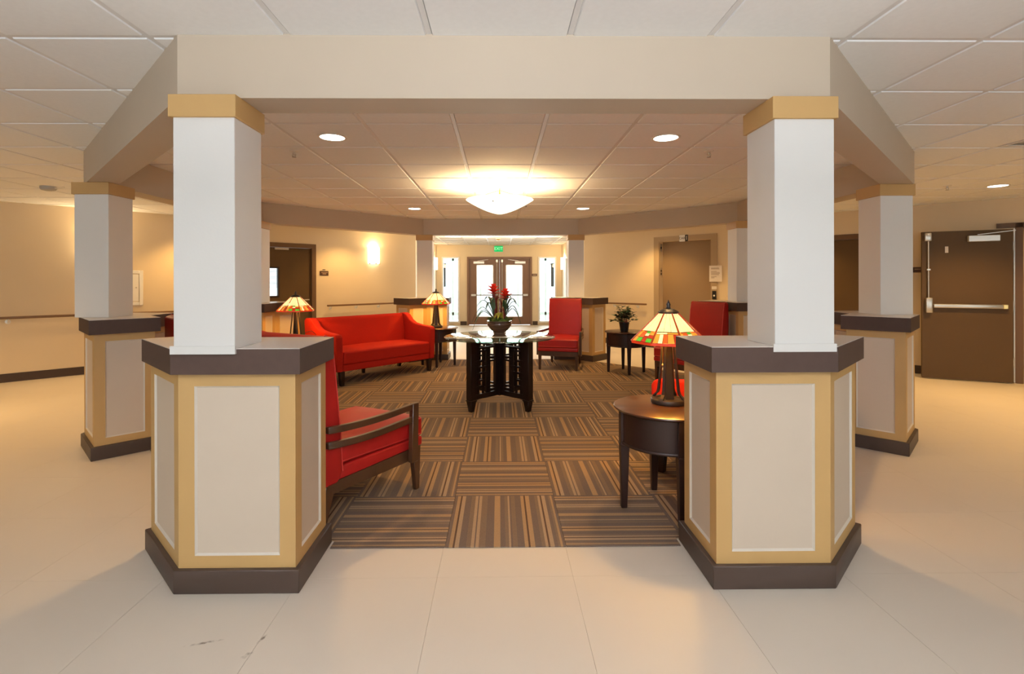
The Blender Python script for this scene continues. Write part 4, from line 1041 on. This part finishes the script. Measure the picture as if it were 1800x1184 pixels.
obj('plate_bar', MB().box(0.028, 0.085, -0.0075, -0.0055, -0.062, 0.062), 'black_plastic', t)
letters('lettering', 'CAR', 0.062, 'black_plastic', t, (-0.03, -0.0065, 0), (radians(90), 0, 0))
letters('lettering', '1', 0.11, 'white_plastic', t, (0.057, -0.0080, 0), (radians(90), 0, 0))
t = thing('wall_notice', 'white paper notice in a clear holder beside the elevator', 'notice', (*onR(3.78, 0.022), 1.45), rz)
obj('sheet', MB().box(-0.113, 0.113, -0.01, 0, -0.145, 0.145), 'paper', t)
for i, (w, z) in enumerate(((0.07, 0.10), (0.075, 0.085), (0.05, 0.04), (0.078, 0.02), (0.078, 0.0), (0.07, -0.02), (0.05, -0.055), (0.03, -0.075))):
    obj('text_line', MB().box(-0.08, -0.08 + 2 * w, -0.0112, -0.0098, z - 0.004, z + 0.004), 'ink', t)
t = thing('call_button', 'black elevator call button panel below a small white plate', 'button', (*onR(3.806, 0.022), 1.06), rz)
obj('plate', MB().box(-0.036, 0.036, -0.012, 0, -0.078, 0.078), 'black_plastic', t, bevel=0.004, seg=1)
obj('button', MB().lathe([(0, 0.003), (0.016, 0.002), (0.018, 0), (0, 0)], 16), 'white_plastic', t, smooth=True).matrix_local = Matrix.Translation((0, -0.012, -0.008)) @ Matrix.Rotation(radians(90), 4, 'X')
obj('caption', MB().box(-0.045, 0.045, -0.004, 0, 0.105, 0.16), 'paper', t)

# room signs
def plaque(label, fn, tc, z, w, h, lines):
    p, rz = frame_at(fn, tc); n = nL if fn is onL else nR
    t = thing('room_sign', label, 'sign', (p.x + n.x * 0.001, p.y + n.y * 0.001, z), rz, 'brown room signs')
    obj('plate', MB().box(-w / 2, w / 2, -0.008, 0, -h / 2, h / 2), 'sign_brown', t)
    for (x0, x1, zz, hh) in lines: obj('lettering', MB().box(x0, x1, -0.0092, -0.0078, zz - hh / 2, zz + hh / 2), 'sign_tan', t)
    return t
t = plaque('brown room sign on the wall between the brown door and the sconce', onL, 4.675, 1.481, 0.175, 0.088, [(-0.06, 0.07, 0.014, 0.012), (-0.035, 0.04, -0.012, 0.016)])
obj('number_plate', MB().box(-0.03, 0.025, -0.006, 0, 0.062, 0.075), 'sign_brown', t)
plaque('dark room sign half hidden beside the open fire door', onR, 0.915, 1.472, 0.12, 0.075, [(-0.04, 0.04, 0.01, 0.012)])
t = thing('room_sign', 'small brown sign beside the double entry doors', 'sign', (1.057, EY - 0.001, 1.50), 0, 'brown room signs')
obj('plate', MB().box(-0.077, 0.077, -0.008, 0, -0.036, 0.036), 'sign_brown', t)
obj('lettering', MB().box(-0.055, 0.055, -0.0095, -0.0075, -0.014, 0.012), 'sign_tan', t)

# white wall cabinet beside the column
p, rz = frame_at(onL, 1.572)
t = thing('wall_cabinet', 'white recessed extinguisher cabinet on the corridor wall', 'cabinet', (p.x, p.y, 0.968), rz)
fr = MB()
for (x0, x1, z0, z1) in ((-0.188, -0.138, 0, 0.53), (0.138, 0.188, 0, 0.53), (-0.138, 0.138, 0, 0.05), (-0.138, 0.138, 0.48, 0.53)): fr.box(x0, x1, -0.018, -0.0005, z0, z1)
obj('frame', fr, 'white_plastic', t, bevel=0.004, seg=1)
d_ = obj('door', MB().box(-0.13, 0.13, -0.012, -0.0005, 0.06, 0.47), 'white_plastic', t)
obj('knob', MB().lathe([(0, 0.014), (0.009, 0.012), (0.010, 0.004), (0.006, 0)], 12), 'steel', d_, smooth=True).matrix_local = Matrix.Translation((0.10, -0.012, 0.27)) @ Matrix.Rotation(radians(90), 4, 'X')

# ------------------------------------------------------------------ entry: double doors, sidelights, side windows
D1 = thing('door_1', 'double entry doors of brown wood with tall glass panes', 'door', (0.008, EY, 0), 0, kind='structure')
tr = MB()
for (x0, x1, z0, z1) in ((-0.973, -0.918, 0, 2.045), (0.918, 0.973, 0, 2.045), (-0.918, 0.918, 1.985, 2.045)): tr.box(x0, x1, -0.03, 0.14, z0, z1)
obj('door_frame', tr, 'entry_door_wood', D1)
for s in (-1, 1):
    xa, xb = (-0.919, -0.001) if s < 0 else (0.001, 0.919)
    gx0, gx1 = (-0.695, -0.185) if s < 0 else (0.185, 0.695)
    gz0, gz1 = 0.24, 1.81
    lf = MB().box(xa, gx0, 0.02, 0.065, 0.012, 1.986).box(gx1, xb, 0.02, 0.065, 0.012, 1.986).box(gx0, gx1, 0.02, 0.065, 0.012, gz0).box(gx0, gx1, 0.02, 0.065, gz1, 1.986)
    leaf = obj('door_leaf', lf, 'entry_door_wood', D1)
    st_ = MB()
    for (x0, x1, z0, z1) in ((gx0, gx0 + .025, gz0, gz1), (gx1 - .025, gx1, gz0, gz1), (gx0, gx1, gz0, gz0 + .025), (gx0, gx1, gz1 - .025, gz1)): st_.box(x0, x1, 0.015, 0.07, z0, z1)
    obj('glass_stop', st_, 'aluminium', leaf)
    obj('pane', MB().box(gx0, gx1, 0.040, 0.046, gz0, gz1), 'window_glass', leaf)
    obj('panic_bar', MB().box(xa + 0.07 if s < 0 else xa + 0.05, xb - 0.05 if s < 0 else xb - 0.07, -0.05, -0.015, 0.885, 0.92), 'dark_steel', leaf, bevel=0.004, seg=1)
    xe = xa + 0.07 if s < 0 else xb - 0.21
    obj('bar_end', MB().box(xe, xe + 0.14, -0.055, 0.02, 0.87, 0.93), 'aluminium', leaf, bevel=0.004, seg=1)
    xr = -0.078 if s < 0 else 0.078
    obj('vertical_rod', MB().tube([(xr, -0.02, 0.92), (xr, -0.02, 1.90)], 0.009, 8).box(xr - 0.025, xr + 0.025, -0.045, 0.02, 1.885, 1.96), 'steel', leaf, smooth=True)
    xc = -0.78 if s < 0 else 0.46
    cl = obj('closer', MB().box(xc, xc + 0.32, -0.045, 0.02, 1.84, 1.91), 'aluminium', leaf, bevel=0.004, seg=1)
    obj('closer_arm', MB().bar((xc + 0.12, -0.02, 1.92), (xc + 0.12 + s * -0.32, -0.015, 1.965), 0.018, 0.008), 'steel', cl)
def glazed(name, label, x0, x1, z0, z1, loc, rz):
    t = thing(name, label, 'window', loc, rz, kind='structure')
    fm = MB(); w = 0.045
    for (a, b, c, e) in ((x0, x0 + w, z0, z1), (x1 - w, x1, z0, z1), (x0 + w, x1 - w, z0, z0 + w), (x0 + w, x1 - w, z1 - w, z1)): fm.box(a, b, -0.02, 0.12, c, e)
    obj('window_frame', fm, 'white_paint', t)
    obj('pane', MB().box(x0 + w, x1 - w, 0.05, 0.056, z0 + w, z1 - w), 'window_glass', t)
glazed('window_1', 'tall sidelight beside the entry doors, behind the sofa lamp', -1.724, -1.191, 0.07, 2.05, (0, EY, 0), 0)
glazed('window_2', 'tall sidelight beside the entry doors, behind the high back chair', 1.169, 1.713, 0.07, 2.05, (0, EY, 0), 0)
glazed('window_3', 'side window in the entry passage on the sofa side', 13.0, 14.35, 0.45, 1.98, (-EX, 0, 0), radians(90))
glazed('window_4', 'side window in the entry passage on the armchair side', -14.35, -13.0, 0.45, 1.98, (EX, 0, 0), radians(-90))
for i, x in enumerate((-5.2, -0.2, 4.8)):
    glazed('window_%d' % (5 + i), ['big window behind the photographer at one end', 'big window straight behind the photographer', 'big window behind the photographer at the other end'][i], -1.7, 1.7, 0.35, 2.35, (x, -3.2, 0), radians(180))
# exit sign
t = thing('exit_sign', 'lit green exit sign above the double entry doors', 'sign', (-0.02, EY - 0.06, 2.285))
obj('housing', MB().box(-0.135, 0.135, 0, 0.055, -0.095, 0.09), 'white_plastic', t)
obj('face', MB().box(-0.13, 0.13, -0.004, 0, -0.088, 0.085), 'exit_green', t)
letters('lettering', 'EXIT', 0.125, 'exit_letters', t, (0, -0.0045, 0), (radians(90), 0, 0))

# outdoor vestibule screen and ground, far beyond the doors
tag(obj('ground', MB().box(-14, 14, 15.6, 40, -0.12, -0.02), 'concrete'), 'bright paving outside the entry doors', 'ground', kind='structure')
VS = thing('vestibule_screen', 'pale green metal and glass screen outside the entry doors', 'screen', (0, 17.3, -0.02))
for x in (-2.6, -1.55, -0.62, 0.62, 1.55, 2.6):
    obj('mullion', MB().box(x - 0.03, x + 0.03, -0.05, 0.05, 0, 2.3), 'vestibule_metal', VS)
obj('head_rail', MB().box(-2.65, 2.65, -0.05, 0.05, 2.02, 2.12), 'vestibule_metal', VS)
obj('sill_rail', MB().box(-2.65, -0.65, -0.05, 0.05, 0.2, 0.3).box(0.65, 2.65, -0.05, 0.05, 0.2, 0.3), 'vestibule_metal', VS)
for x0, x1 in ((-2.57, -1.58), (-1.52, -0.65), (0.65, 1.52), (1.58, 2.57)):
    obj('pane', MB().box(x0, x1, -0.004, 0.004, 0.3, 2.02), 'window_glass', VS)
for x, lb in ((-1.835, 'tall dark outdoor lantern seen through the sidelight by the sofa lamp'), (1.775, 'tall dark outdoor lantern seen through the sidelight by the high back chair')):
    t = thing('outdoor_lantern', lb, 'lantern', (x, 17.2, -0.02), 0, 'outdoor lanterns')
    obj('body', MB().box(-0.05, 0.05, -0.03, 0.0, 1.15, 1.88).box(-0.06, 0.06, -0.05, 0.02, 1.88, 1.93), 'black_plastic', t)
    obj('pole', MB().box(-0.012, 0.012, -0.027, -0.003, 0.0, 1.15).box(-0.06, 0.06, -0.075, 0.03, 0, 0.015), 'vestibule_metal', t)
